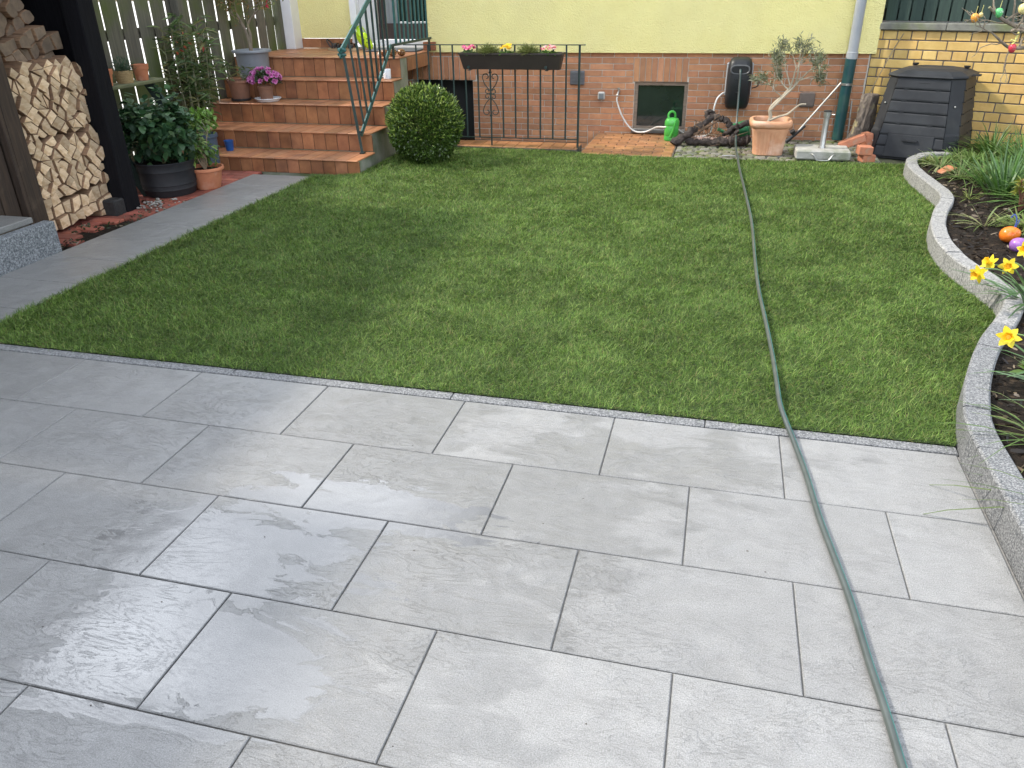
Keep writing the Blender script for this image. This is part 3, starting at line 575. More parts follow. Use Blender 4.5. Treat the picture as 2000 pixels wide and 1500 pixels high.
# wall fittings
q = MB(); q.box(1.068, 1.222, 6.17, 6.199, .505, .645, bev=.004)
for i in range(9): q.box(1.078, 1.212, 6.155, 6.172, .515+i*.0138, .523+i*.0138)
q.build('vent_grille', mat('vent_grey', (.16, .165, .175), (.12, .125, .13), .5, 20), house, smooth=False)
q = MB(); q.box(1.375, 1.450, 6.15, 6.199, .355, .44, bev=.012); soc = q.build('socket', mat('socket_grey', (.42, .42, .40), None, .5), house, smooth=False)
q = MB(); q.box(1.386, 1.439, 6.138, 6.152, .366, .428, bev=.008); q.build('cover', mat('socket_cover', (.17, .19, .20), None, .4), soc, smooth=False)
q = MB(); q.tube([(1.598, 6.2, .44), (1.598, 6.12, .44), (1.592, 6.10, .41)], .013, 10); q.tube([(1.598, 6.13, .44), (1.598, 6.13, .48)], .008, 8); q.box(1.585, 1.612, 6.124, 6.136, .478, .487); q.build('tap', steel, house)
q = MB(); q.box(3.425, 3.575, 6.165, 6.199, .32, .46, bev=.01); q.build('junction_cover', mat('stone_cover', (.17, .135, .115), (.12, .10, .085), .85, 12, bump=.4), house, smooth=False)

# ================================================================ STAIRS
RY = [3.825, 4.217, 4.641, 4.985, 5.25]; RZ = [.116, .281, .464, .652, .842]
SX0 = -2.36
fx = lambda y: -.372-.085*(min(y, 5.3)-3.825)
st = thing('stairs', 'orange tiled garden stairs of five steps up to the terrace door', 'stairs', (-1.4, 3.9, 0))
prof = [(3.833, -.1)]
for i in range(5):
    prof += [(RY[i]+.008, prof[-1][1] if i else -.1)] if i else []
    prof += [(RY[i]+.008, RZ[i]-.012)]
    prof += [((RY[i+1]+.008) if i < 4 else 6.43, RZ[i]-.012)]
prof = [p for k, p in enumerate(prof) if k == 0 or p != prof[k-1]]
prof += [(6.43, .70), (5.46, .70), (5.46, -.1)]
b = MB(); b.loft([[(SX0, y, z) for y, z in prof], [(fx(y)-.006, y, z) for y, z in prof]]); b.build('side_wall', concrete_m, st, smooth=False)
for i in range(5):
    b = MB(); tw = .1185; ye = RY[i+1] if i < 4 else 6.43; zb = RZ[i-1] if i else -.02; k = 0
    xr = fx(RY[i])
    x = xr
    while x > SX0:
        xa = max(x-tw, SX0); b.cur = tint(.72, 1.15, .07)
        b.box(xa+.003, x-.003, RY[i], RY[i]+.012, zb+.004, RZ[i]-.014, bev=.003)           # riser tile
        b.cur = (.22, .20, .17); b.box(xa, x, RY[i]+.005, RY[i]+.0075, zb+.004, RZ[i]-.014)
        b.cur = tint(.80, 1.15, .06); nt = 1 if i < 4 else 4; dy = (ye-RY[i]+.018)/nt
        for q_ in range(nt):
            ya = RY[i]-.018+q_*dy
            xe = x-.002 if k else fx(ya+dy/2)+.004
            b.box(xa+.002, xe, ya+(.002 if q_ else 0), ya+dy-.003-(.004 if q_ == nt-1 else 0), RZ[i]-.013, RZ[i], bev=.004)
        x -= tw; k += 1
    if i == 4:                                                                              # tiled edge of the landing slab
        y = 5.45
        while y < 6.40:
            b.cur = tint(.75, 1.1); b.box(fx(5.5)-.004, fx(5.5)+.006, y+.002, min(y+.118, 6.15), .70, .825, bev=.002); y += .12
            if y > 6.1: break
    b.build('step', step_tile, st, smooth=False)

# ================================================================ YELLOW BRICK WALL + PLANK FENCE
WA = math.atan2(-.419, .908); W0 = Vector((4.032, 6.2, 0))
yw = thing('garden_wall', 'yellow brick boundary wall with a grey concrete coping', 'wall', W0, WA)
b = MB(); b.box(0, 3.6, .008, .26, -.15, 1.035); b.build('wall_core', mortar_d, yw, smooth=False, world=False)
b = MB(); g = .011
for k in range(15):
    z1 = 1.035-.0838*k-g/2; z0 = z1-.0838+g; hd = k % 2 == 0; wd = .127 if hd else .254
    x = -.05 if hd else -.11
    while x < 3.6:
        xa = max(x+g/2, .003); xb = min(x+wd-g/2, 3.6)
        if xb-xa > .015: b.cur = tint(.80, 1.16, .05); b.box(xa, xb, rnd.uniform(-.002, .002), .02, z0, z1, bev=.003)
        x += wd
b.build('brick_facing', brick_yel, yw, smooth=False, world=False)
b = MB()
for i, (xa, xb) in enumerate([(.03, .62), (.625, 2.1), (2.105, 3.6)]): b.box(xa, xb, -.035, .30, 1.037, 1.10+.002*i, bev=.008)
b.build('coping', mat('dark_coping_concrete', (.22, .22, .19), (.15, .15, .13), .9, 16, bump=.5, bscale=60, bdist=.004, c3=(.16, .18, .09), s3=5), yw, smooth=False, world=False)
pf = thing('plank_fence', 'dark green vertical plank fence standing on the yellow brick wall', 'fence', W0+Vector((0, 0, 1.1)), WA)
b = MB(); x = .05
while x < 3.6:
    b.box(x, x+.098, .06+rnd.uniform(0, .004), .085, .012, 1.35, bev=.003); x += .112
b.build('front_boards', green_plank, pf, smooth=False, world=False)
b = MB(); x = .0
while x < 3.6: b.box(x, x+.098, .125, .145, .012, 1.35, bev=.003); x += .112
b.build('back_boards', mat('black_green_plank', (.012, .016, .014), (.008, .011, .010), .8, 6), pf, smooth=False, world=False)
for z in (.12, .95):
    b = MB(); b.box(0, 3.6, .087, .123, z, z+.07); b.build('rail', green_plank, pf, smooth=False, world=False)

# ================================================================ LEFT FENCE
lf = thing('wooden_fence', 'grey green weathered picket fence with light showing through the gaps', 'fence', (-2.36, 4.6, 0))
gaps = [2.36, 2.57, 2.78, 2.99, 3.21, 3.42, 3.63, 3.838, 4.04, 4.253, 4.45, 4.61, 4.839, 5.05, 5.262, 5.546, 5.76, 5.96, 6.16, 6.32]
b = MB()
for i in range(len(gaps)-1):
    gp = rnd.choice((.020, .025, .029, .033)); t_ = rnd.uniform(.75, 1.2); b.cur = (t_, t_*rnd.uniform(.97, 1.04), t_*.97)
    y0, y1 = gaps[i]+gp/2, gaps[i+1]-gp/2; xo = rnd.uniform(-.006, .006)
    b.box(-2.351+xo, -2.341+xo, y0, y1, .05 if y0 < 5.2 else .88*0+.05, 1.9+rnd.uniform(-.01, .01), bev=.004)
b.build('boards', fence_wood, lf, smooth=False)
for z in (.28, 1.10, 1.68):
    b = MB(); b.box(-2.42, -2.37, 2.3, 6.33, z, z+.085); b.build('rail', fence_wood, lf, smooth=False)
for y in (2.45, 4.36, 6.3):
    b = MB(); b.box(-2.335, -2.25, y-.045, y+.045, -.1, 1.95, bev=.006); 
    if y > 2.5 and y < 6: b.build('post', fence_wood, lf, smooth=False)
    elif y > 6: b = MB(); b.box(-2.37, -2.30, 6.18, 6.27, -.1, 1.95, bev=.006); b.build('post', fence_wood, lf, smooth=False)

# ================================================================ WOOD SHED
sh = thing('wood_shed', 'dark stained open woodshed sheltering the stacked firewood', 'shed', (-1.66, 1.9, 0))
def part(name, mt, par, f, label=None, smooth=False, **k):
    b = MB(); f(b); o = b.build(name, mt, par, smooth=smooth, **k)
    if label: o['label'] = label
    return o
part('post', black_wood, sh, lambda b: b.box(-1.735, -1.595, 2.315, 2.468, -.02, 2.4, bev=.008))
part('post', brown_wood, sh, lambda b: (b.box(-1.74, -1.605, 1.47, 1.60, -.02, 2.4, bev=.012), b.box(-1.66, -1.60, 1.445, 1.472, -.02, 2.4, bev=.006)))
def planks(b):
    y = 1.44
    while y > -.8:
        wd = rnd.uniform(.12, .15); b.box(-1.68+rnd.uniform(-.006, .006), -1.645, y-wd, y-.008, .05, 2.3, bev=.005); y -= wd
part('plank_wall', brown_wood, sh, planks)
part('back_wall', black_wood, sh, lambda b: (b.box(-2.30, -2.26, 1.2, 2.46, -.02, 2.35), b.box(-2.26, -1.735, 2.40, 2.44, -.02, 2.35), b.box(-2.26, -1.7, 1.2, 1.24, -.02, 2.35)))
part('roof', black_wood, sh, lambda b: (b.box(-4.5, -1.42, -.9, 2.6, 2.40, 2.46), b.box(-1.46, -1.42, -.9, 2.6, 2.32, 2.40)))
part('plinth', mat('dark_rag', (.015, .015, .017), (.03, .03, .03), .9, 20, bump=.5), sh, lambda b: b.box(-1.72, -1.60, 2.20, 2.314, -.02, .10, bev=.01))  # dark block standing in for a rag at the foot of the post
# unseen building added out of frame to cast shade on the near patio
gh = thing('unseen_shade_house', 'unseen tall dark building added left of the patio for its shade', 'house', (-3, -4, 0))
part('wall', brown_wood, gh, lambda b: b.box(-5, -1.75, -8, -1.0, -.05, 2.8)); part('roof', black_wood, gh, lambda b: b.box(-5.3, -1.25, -8.2, -.95, 2.8, 2.95))

# granite step platform on the left
gs = thing('granite_step', 'speckled grey granite step with a stone slab on top, at the left edge', 'step', (-1.36, .8, 0))
part('riser', granite_dark, gs, lambda b: b.box(-1.415, -1.337, -3.0, 1.365, -.1, .195, bev=.006))
def _sl(b):
    y = 1.275
    for k in range(6):
        b.cur = (rnd.random(), rnd.random(), rnd.random()); b.box(-1.64, -1.405, y-.6+.002, y-.001, .203, .238, bev=.004); b.cur = (rnd.random(), rnd.random(), rnd.random()); y -= .6
part('slab', tile_mat, gs, _sl)
part('core', grout, gs, lambda b: b.box(-1.64, -1.417, -3.0, 1.25, -.1, .2))

# ---------------------------------------------------------------- firewood: every log a thing, cut from a shared jittered lattice
def log_mesh(poly, length, nm, mats):
    """poly: list of (y,z) about its centre; front face at x=0"""
    b = MB(); n = len(poly); k = .93
    b.loft([[(-length, y, z) for y, z in poly], [(-.006, y, z) for y, z in poly], [(0, y*k, z*k) for y, z in poly]], True, False)
    b.m = 1; b.add([(0, y*k, z*k) for y, z in poly], [tuple(range(n))])
    me = bpy.data.meshes.new(nm); me.from_pydata(b.v, [], b.f)
    for mm in mats: me.materials.append(mm)
    me.polygons.foreach_set('material_index', b.mi); bm = bmesh.new(); bm.from_mesh(me); bmesh.ops.remove_doubles(bm, verts=bm.verts, dist=1e-5); bmesh.ops.recalc_face_normals(bm, faces=bm.faces); bm.to_mesh(me); bm.free()
    return me
LOGS = []
def lattice(y0, y1, z0, z1, pitch, rot, split, mats, xf, zone, rnd_poly=False, jit=.26):
    c, s = math.cos(rot), math.sin(rot); R = 22; cache = {}
    def pt(i, j):
        if (i, j) not in cache:
            a = (i+rnd.uniform(-jit, jit))*pitch; d = (j+rnd.uniform(-jit, jit))*pitch
            cache[(i, j)] = ((y0+y1)/2+a*c-d*s, (z0+z1)/2+a*s+d*c)
        return cache[(i, j)]
    for i in range(-R, R):
        for j in range(-R, R):
            q = [pt(i, j), pt(i+1, j), pt(i+1, j+1), pt(i, j+1)]
            polys = [q]
            if rnd.random() < split: polys = [[q[0], q[1], q[2]], [q[0], q[2], q[3]]] if rnd.random() < .5 else [[q[0], q[1], q[3]], [q[1], q[2], q[3]]]
            for pl in polys:
                cy = sum(p[0] for p in pl)/len(pl); cz = sum(p[1] for p in pl)/len(pl)
                if not (y0 < cy < y1 and z0 < cz < z1): continue
                pl = [(min(max(p[0], y0-.015), y1+.02)-cy, max(p[1], z0-.004)-cz) for p in pl]
                if rnd_poly:                                               # rounder, chamfered ends
                    n = len(pl); pl = [((pl[k][0]*(1-t)+pl[(k+1) % n][0]*t), (pl[k][1]*(1-t)+pl[(k+1) % n][1]*t)) for k in range(n) for t in (.22, .78)]
                elif rnd.random() < .35 and len(pl) == 4:                  # one corner knocked off
                    k = rnd.randrange(4); a, m_, d = pl[k-1], pl[k], pl[(k+1) % 4]
                    pl = pl[:k]+[(m_[0]*.65+a[0]*.35, m_[1]*.65+a[1]*.35), (m_[0]*.7+d[0]*.3, m_[1]*.7+d[1]*.3)]+pl[k+1:]
                k_ = rnd.uniform(.92, .985); pl = [(p[0]*k_, p[1]*k_) for p in pl]
                LOGS.append((pl, (xf+rnd.uniform(-.026, .022), cy, cz), mats, zone, len(pl) if not rnd_poly else 9))
lattice(1.66, 2.325, .0, .21, .080, math.radians(4), .12, (log_side, log_end), -1.70, 'on the floor course', jit=.2)
lattice(1.66, 2.33, .21, .60, .071, math.radians(42), .22, (log_side, log_end), -1.70, 'lower half')
lattice(1.66, 2.33, .60, 1.06, .071, math.radians(47), .28, (log_side, log_end), -1.71, 'upper half')
lattice(1.50, 2.31, 1.02, 1.24, .088, math.radians(12), .2, (log_side, log_old_shaded), -1.83, 'shaded ledge', jit=.3)
lattice(1.30, 2.26, 1.20, 1.95, .098, math.radians(30), .1, (log_side, log_old_shaded), -1.93, 'shaded back', True, .3)
WHERE = {'on the floor course': 'in the lowest courses of the woodpile, just above the ground', 'lower half': 'in the lower half of the front woodpile', 'upper half': 'in the upper half of the front woodpile',
         'shaded ledge': 'in the shaded ledge between front and back woodpile', 'shaded back': 'high in the shaded back woodpile'}
KIND = {3: 'triangular split log', 4: 'square ended split log', 5: 'five sided split log', 9: 'rounded log'}
for pl, loc, mats, zone, sd in LOGS:
    o = link('firewood_log', log_mesh(pl, .30, 'firewood_log', mats), None, loc)
    o.rotation_euler = (rnd.uniform(-.04, .04), rnd.uniform(-.04, .04), rnd.uniform(-.06, .06))
    tag(o, ('old shade-darkened ' if mats[1] is log_old_shaded else 'pale ')+KIND[sd]+' '+WHERE[zone], 'log', 'logs stacked in the woodshed')

# ---------------------------------------------------------------- railing of the stairs
rl = thing('stair_railing', 'green painted iron stair railing with a slanted handrail', 'railing', (-.477, 4.133, .116))
TOPA, TOPB = Vector((-.548, 4.09, 1.0)), Vector((-.477, 4.58, 1.375)); DT = TOPB-TOPA
TOPC = TOPA+DT*2.06
part('handrail', green_iron, rl, lambda b: (b.bar(TOPA-DT*.02, TOPC, .012, .045), b.bar(TOPC, (TOPC.x, 6.2, TOPC.z), .045, .012)))
part('newel', dark_iron, rl, lambda b: (b.bar((-.477, 4.133, .116), (-.548, 4.095, .99), .024), b.box(-.498, -.456, 4.12, 4.146, .30, .315), b.box(-.495, -.455, 4.11, 4.156, .116, .128)))
def scroll(b):
    for (dy, dz, r) in ((-.028, -.01, .018), (-.03, -.055, .014)):
        b.tube([(-.552, 4.085+dy+r*math.cos(t), 1.0+dz+r*math.sin(t)) for t in np.linspace(0, 5.2, 14)]+[(-.549, 4.10, 1.0+dz+.01)], .008, 6)
    b.tube([(-.575, 4.06, .995), (-.55, 4.09, 1.0), (-.52, 4.1, .985)], [.014, .018, .014], 8)
    b.tube([(-.58, 4.06, .96), (-.55, 4.09, .955), (-.52, 4.1, .955)], [.012, .015, .012], 8)
part('scroll_end', green_iron, rl, scroll, smooth=True)
BA, BB = Vector((-.482, 4.155, .275)), Vector((-.477, 5.01, .968))
part('lower_rail', green_iron, rl, lambda b: b.bar(BA, BB, .012, .042))
for k in range(8):
    t = (k+.85)/8.6; pb = BA.lerp(BB, t); 
    s_ = .055+t*1.74+.0; pt_ = TOPA+DT*min(s_, 2.0)
    pt_ = Vector((TOPA.x*(1-min(1, s_))+TOPB.x*min(1, s_), pb.y-.045*(1-t), 0)); pt_.z = TOPA.z+(pt_.y-TOPA.y)*DT.z/DT.y
    part('baluster', dark_iron, rl, lambda b: b.bar(pb, pt_, .016))
part('landing_rail', dark_iron, rl, lambda b: (b.bar((-.477, 5.01, .968), (-.477, 6.17, .968), .014, .022), b.bar((-.477, 5.06, .842), (-.477, 5.06, .97), .018), b.bar((-.477, 6.09, .842), (-.477, 6.09, .97), .018), b.bar((-.477, 6.16, .966), (-.45, 6.20, .972), .022)))
for k in range(9):
    y = 5.15+k*.112; part('baluster', green_iron, rl, lambda b: b.bar((-.477, y, .975), (-.477, y, TOPC.z), .020 if k == 0 else .015))
# cellar fence
cf = thing('iron_fence', 'low dark green iron fence with scrollwork guarding the cellar well', 'fence', (1.33, 5.22, 0))
part('top_rail', dark_iron, cf, lambda b: b.bar((-.43, 5.22, .962), (1.385, 5.22, .962), .026, .008))
part('bottom_rail', dark_iron, cf, lambda b: b.bar((-.38, 5.22, .10), (1.33, 5.22, .105), .022, .008))
def fbar(x, z0, r): part('bar', dark_iron, cf, lambda b: b.tube([(x, 5.22, z0), (x, 5.22, .96)], r, 8), smooth=True)
for k in range(14): fbar(-.303+.1256*k, .027 if k in (0, 6) else .10, .0085 if k < 13 else .011)
part('post', dark_iron, cf, lambda b: b.tube([(1.33, 5.22, -.02), (1.33, 5.22, .11)], .011, 8), smooth=True)
def ornament(b):
    xc = .451
    def sp(x0, z0, r, a0, turns, dirn, n=16, sh=.7):
        return [(x0+r*(1-sh*t)*math.cos(a0+dirn*turns*2*PI*t), 5.213, z0+r*(1-sh*t)*math.sin(a0+dirn*turns*2*PI*t)) for t in np.linspace(0, 1, n)]
    for s in (-1, 1):
        # big C scrolls, heart up and heart down, and two small ones in the middle
        for fz, zc in ((1, .665), (-1, .36)):
            path = [(xc+s*.008, 5.213, zc-fz*.115), (xc+s*.055, 5.213, zc-fz*.06), (xc+s*.078, 5.213, zc), ]
            for t in np.linspace(0, 1, 16):
                a = (0 if s > 0 else PI)+s*fz*t*4.6; r = .038*(1-.68*t); path.append((xc+s*.040+r*math.cos(a), 5.213, zc+.008*fz+r*math.sin(a)))
            b.tube(smooth_path(path, 3), .0048, 6)
        for fz, zc in ((1, .545), (-1, .49)):
            path = [(xc+s*.006, 5.213, zc-fz*.03)]
            for t in np.linspace(0, 1, 12):
                a = -fz*PI/2*.6+ (0 if s > 0 else PI)*1 ; a = (0 if s > 0 else PI)+s*fz*(t*4.4-.9); r = .024*(1-.6*t); path.append((xc+s*.030+r*math.cos(a), 5.213, zc+r*math.sin(a)))
            b.tube(smooth_path(path, 2), .0045, 6)
    for z in (.715, .517, .315): b.box(xc-.011, xc+.011, 5.205, 5.232, z-.008, z+.008)
part('scrollwork', dark_iron, cf, ornament, smooth=True)

# flower box and its plants
fb = thing('flower_box', 'long dark brown plastic flower box hung on the iron fence', 'planter', (.69, 5.13, .757))
def rr(x0, x1, y0, y1, z, r=.02, n=3):
    out = []
    for (cx, cy, a) in ((x1-r, y1-r, 0), (x0+r, y1-r, PI/2), (x0+r, y0+r, PI), (x1-r, y0+r, 1.5*PI)):
        out += [(cx+r*math.cos(a+PI/2*k/n), cy+r*math.sin(a+PI/2*k/n), z) for k in range(n+1)]
    return out
part('box', brown_box, fb, lambda b: b.loft([rr(.222, 1.165, 5.075, 5.185, .755), rr(.19, 1.19, 5.045, 5.205, .885), rr(.180, 1.20, 5.037, 5.212, .887), rr(.180, 1.20, 5.037, 5.212, .903), rr(.20, 1.18, 5.055, 5.195, .903), rr(.21, 1.17, 5.06, 5.19, .86)]))
part('soil', soil_m, fb, lambda b: b.box(.22, 1.16, 5.07, 5.18, .86, .876))
for x in (.29, 1.045): part('hook', dark_iron, fb, lambda b: (b.box(x-.012, x+.012, 5.03, 5.036, .768, .79), b.box(x-.012, x+.012, 5.036, 5.20, .748, .753)))
def tuft(name, label, c, n, Lr, Wr, cols, spread=.05, z=(.3, 1), flowers=None, group=None, mt=leaf, cat='flower'):
    t_ = thing(name, label, cat, c, 0, group)
    D = unit(rand_dirs(n, *z)); P = np.array(c)+rand_dirs(n)*np.array([spread, spread*.7, .012])
    leaves('foliage', P, D, Lr, Wr, cols, mt, t_)
    if flowers:
        nf, zz, rad, pc = flowers
        b_ = []
        for i in range(nf):
            a = rnd.uniform(0, 2*PI); q = math.sqrt(rnd.random())*rad; ctr = np.array(c)+np.array([q*math.cos(a)*1.2, q*math.sin(a)*.7, zz+rnd.uniform(-.012, .02)-q*.25])
            nrm = unit(np.array([rnd.gauss(0, .35), rnd.gauss(-.5, .3), 1]))
            u = unit(np.cross(nrm, [1, .3, .2])); v = np.cross(nrm, u)
            for k in range(5): an_ = 2*PI*k/5; b_.append((ctr, unit(u*math.cos(an_)+v*math.sin(an_)+nrm*.25), nrm))
        b_ = [(p, d, nn) for p, d, nn in b_]; P = np.array([x[0] for x in b_]); D = np.array([x[1] for x in b_]); S = unit(np.cross(D, np.array([x[2] for x in b_])))
        strips_mesh('blossoms', P, D, S, rng.uniform(.018, .026, len(P)), rng.uniform(.015, .021, len(P)), (.3, 1, .8, .2), (0, 0, -.1), pick(pc, len(P), .12), petal, t_)
    return t_
GRN = [(.06, .13, .02), (.08, .16, .03), (.05, .10, .02)]
tuft('primrose', 'deep pink primrose at the left end of the flower box', (.285, 5.10, .885), 60, (.04, .07), (.018, .03), GRN, .05, (.2, .9), (14, .072, .065, [(.62, .03, .16), (.75, .08, .26), (.80, .30, .42)]), 'plants in the flower box')
tuft('primrose', 'bright yellow primrose in the middle of the flower box', (.655, 5.10, .885), 60, (.04, .07), (.018, .03), GRN, .05, (.2, .9), (15, .075, .058, [(.85, .55, .01), (.90, .68, .03), (.85, .45, .01)]), 'plants in the flower box')
tuft('primrose', 'pale pink and red primrose at the right end of the flower box', (1.06, 5.10, .885), 70, (.04, .075), (.018, .032), GRN, .06, (.2, .9), (13, .068, .070, [(.80, .45, .45), (.62, .10, .13), (.85, .65, .60)]), 'plants in the flower box')
HE = [(.17, .20, .055), (.22, .23, .075), (.13, .17, .05)]
tuft('heather', 'bushy green heather in the flower box, between the pink and the yellow flowers', (.475, 5.11, .885), 900, (.06, .155), (.004, .007), HE, .045, (.3, 1), None, 'plants in the flower box', leaf, 'plant')
tuft('heather', 'bushy green heather in the flower box, between the yellow and the pale pink flowers', (.86, 5.11, .885), 900, (.06, .155), (.004, .007), HE, .045, (.3, 1), None, 'plants in the flower box', leaf, 'plant')

# ---------------------------------------------------------------- boxwood ball
bx = thing('boxwood_ball', 'clipped dark green boxwood ball on the lawn beside the stairs', 'shrub', (.03, 4.46, 0))
n = 30000; U = rand_dirs(n); fr_ = fractal(np.stack([np.arctan2(U[:, 1], U[:, 0])*2.6, U[:, 2]*3.4], 1), 4, 4)
rad = .345*(.83+.27*fr_)*(1-.28*rng.random(n)**2.2)
P = U*rad[:, None]*np.array([1, 1, 1.02])+np.array([.03, 4.46, .325]); k = P[:, 2] > .01; P = P[k]; U = U[k]; n = len(P)
D = unit(U*.8+rand_dirs(n)*.8+np.array([0, 0, .35])); Cc = pick([(.06, .112, .018), (.085, .145, .026), (.04, .078, .014), (.07, .12, .024)], n, .35)
new = (rng.random(n) < .22*np.clip(U[:, 2]+.5, 0, 1.3)); Cc[new] = pick([(.26, .34, .07), (.34, .42, .11)], new.sum())  # paler young leaves gather toward the top, painting in its sunlit highlights
m_ = 460; U2 = rand_dirs(m_, -.2, 1); P = np.r_[P, U2*.335*np.array([1, 1, 1.02])+np.array([.03, 4.46, .325])]; D = np.r_[D, unit(U2+rand_dirs(m_)*.5+np.array([0, 0, .5]))]
Cc = np.r_[Cc, pick([(.22, .32, .06), (.12, .20, .035), (.30, .38, .09)], m_, .2)]; Lb = np.r_[rng.uniform(.016, .030, n), rng.uniform(.03, .06, m_)]; n += m_
strips_mesh('foliage', P, D, sides(D), Lb, rng.uniform(.010, .015, n), (.3, 1, .8, .15), rand_dirs(n)*.1, Cc, leaf_gloss, bx)
part('trunk', bark_g, bx, lambda b: [b.tube([(.03, 4.46, -.02), (.03+.05*math.cos(a), 4.46+.05*math.sin(a), .18), (.03+.17*math.cos(a), 4.46+.17*math.sin(a), .42)], [.022, .014, .006], 7) for a in (0, 1.3, 2.6, 3.9, 5.2)], smooth=True)

# ---------------------------------------------------------------- branch helper
def grow(b, p, d, ln, r, depth, tips, spread=.5, wig=.18, kids=(2, 3), up=.12, shrink=.72, n=6):
    pts = [Vector(p)]; d = Vector(d).normalized(); st = 4
    for i in range(st):
        d = (d+Vector((rnd.gauss(0, wig), rnd.gauss(0, wig), rnd.gauss(0, wig)+up*.5))).normalized(); pts.append(pts[-1]+d*ln/st)
    r1 = r*.68; b.tube(pts, [r+(r1-r)*i/st for i in range(st+1)], n)
    for q in pts[2:]: tips.append((q.copy(), d.copy(), depth))
    if depth <= 0: return
    for k in range(rnd.randint(*kids)):
        a = Vector((rnd.gauss(0, 1), rnd.gauss(0, 1), rnd.gauss(0, .7))); a = (a-d*a.dot(d)).normalized()
        grow(b, pts[-1] if k < 2 else pts[rnd.randint(2, st)], d+a*spread*rnd.uniform(.6, 1.3)+Vector((0, 0, up)), ln*shrink*rnd.uniform(.8, 1.2), r1*.85, depth-1, tips, spread, wig, kids, up, shrink, max(4, n-1))
def leafy(name, tips, per, Lr, Wr, cols, mt, parent, bendz=-.2, jitter=.02, dirw=.6, prof=(.2, 1, .75, .08)):
    P = []; D = []
    for q, d, dp in tips:
        for k in range(per):
            P.append([q.x+rnd.gauss(0, jitter), q.y+rnd.gauss(0, jitter), q.z+rnd.gauss(0, jitter)]); v = rand_dirs(1)[0]; D.append([d.x*dirw+v[0], d.y*dirw+v[1], d.z*dirw+v[2]])
    return leaves(name, np.array(P), unit(np.array(D)), Lr, Wr, cols, mt, parent, prof, bendz)
def pot(b, c, r0, r1, h, rim=.012, rimh=.03, wall=.012, n=28, sx=1, sy=1):
    b.lathe([(r0, 0), (r0+(r1-r0)*.5, h*.5), (r1-.001, h-rimh), (r1+rim*.9, h-rimh+.004), (r1+rim, h-.004), (r1+rim*.7, h), (r1-wall, h), (r1-wall-.004, h-.05), (r1*.6, h-.06)], c, n, True, True, sx, sy)
def earth(c, r): return lambda b: b.lathe([(r, 0), (r*.98, .008), (r*.5, .014), (.001, .012)], c, 18)

# olive tree in the big planter
ot = thing('potted_olive_tree', 'gnarled sparse olive tree in a pale fluted terracotta planter', 'potted tree', (3.13, 5.36, .006))
def sq(c, h, z, ex=4.2, n=96, fl=0):
    out = []
    for k in range(n):
        a = 2*PI*k/n; ca, sa = math.cos(a), math.sin(a); r = 1/((abs(ca)**ex+abs(sa)**ex)**(1/ex)); f = 1-fl*.5*(1+math.cos(k*2*PI/3)) if fl else 1
        out.append((c[0]+h*r*ca*f, c[1]+h*r*sa*f, z))
    return out
def planter(b):
    c = (3.135, 5.375); z = .006
    b.loft([sq(c, .132, z), sq(c, .137, z+.004), sq(c, .140, z+.03, fl=.07), sq(c, .160, z+.19, fl=.07), sq(c, .163, z+.215), sq(c, .167, z+.235), sq(c, .166, z+.245), sq(c, .178, z+.250), sq(c, .190, z+.262), sq(c, .195, z+.285), sq(c, .190, z+.305), sq(c, .180, z+.313), sq(c, .163, z+.312), sq(c, .156, z+.30), sq(c, .152, z+.25)], True, True)
part('pot', terra_pale, ot, planter, smooth=True)
part('soil', soil_m, ot, lambda b: b.loft([sq((3.135, 5.375), .154, .262), sq((3.135, 5.375), .12, .272), sq((3.135, 5.375), .01, .275)]))
rnd.seed(23)
b = MB(); tips = []
t1 = [(3.10, 5.36, .265), (3.125, 5.36, .33), (3.112, 5.36, .40), (3.145, 5.36, .46), (3.21, 5.36, .525), (3.265, 5.36, .60)]
b.tube(smooth_path(t1, 4), list(np.linspace(.019, .010, 21)), 9)
t2 = [(3.115, 5.355, .40), (3.165, 5.345, .46), (3.235, 5.345, .54), (3.29, 5.35, .60), (3.33, 5.36, .66)]
b.tube(smooth_path(t2, 4), list(np.linspace(.012, .008, 17)), 8)
b.tube(smooth_path([(3.12, 5.355, .31), (3.20, 5.34, .345), (3.27, 5.33, .37), (3.36, 5.33, .45), (3.42, 5.33, .46)], 4), list(np.linspace(.013, .006, 17)), 7)
for (p, d, ln, r) in [((3.265, 5.36, .60), (-.10, .05, 1), .17, .009), ((3.25, 5.36, .58), (-.8, .05, .75), .16, .008), ((3.32, 5.36, .65), (.55, 0, .7), .13, .008), ((3.30, 5.36, .62), (.12, -.1, 1), .17, .009), ((3.20, 5.36, .52), (-.9, 0, .55), .13, .006), ((3.265, 5.36, .60), (-.4, .1, 1), .18, .008), ((3.33, 5.36, .66), (.9, .1, .1), .10, .006)]:
    grow(b, p, d, ln, r, 3, tips, .60, .14, (2, 3), .10, .66, 6)
b.build('trunk', olive_bark, ot)
OL = [(.17, .20, .12), (.24, .26, .18), (.12, .15, .07), (.30, .31, .22), (.20, .20, .09)]
leafy('foliage', [t_ for t_ in tips if t_[2] <= 2], 4, (.03, .056), (.006, .010), OL, leaf, ot, -.1, .014, .8, (.25, 1, .7, .1))

rnd.seed(5)
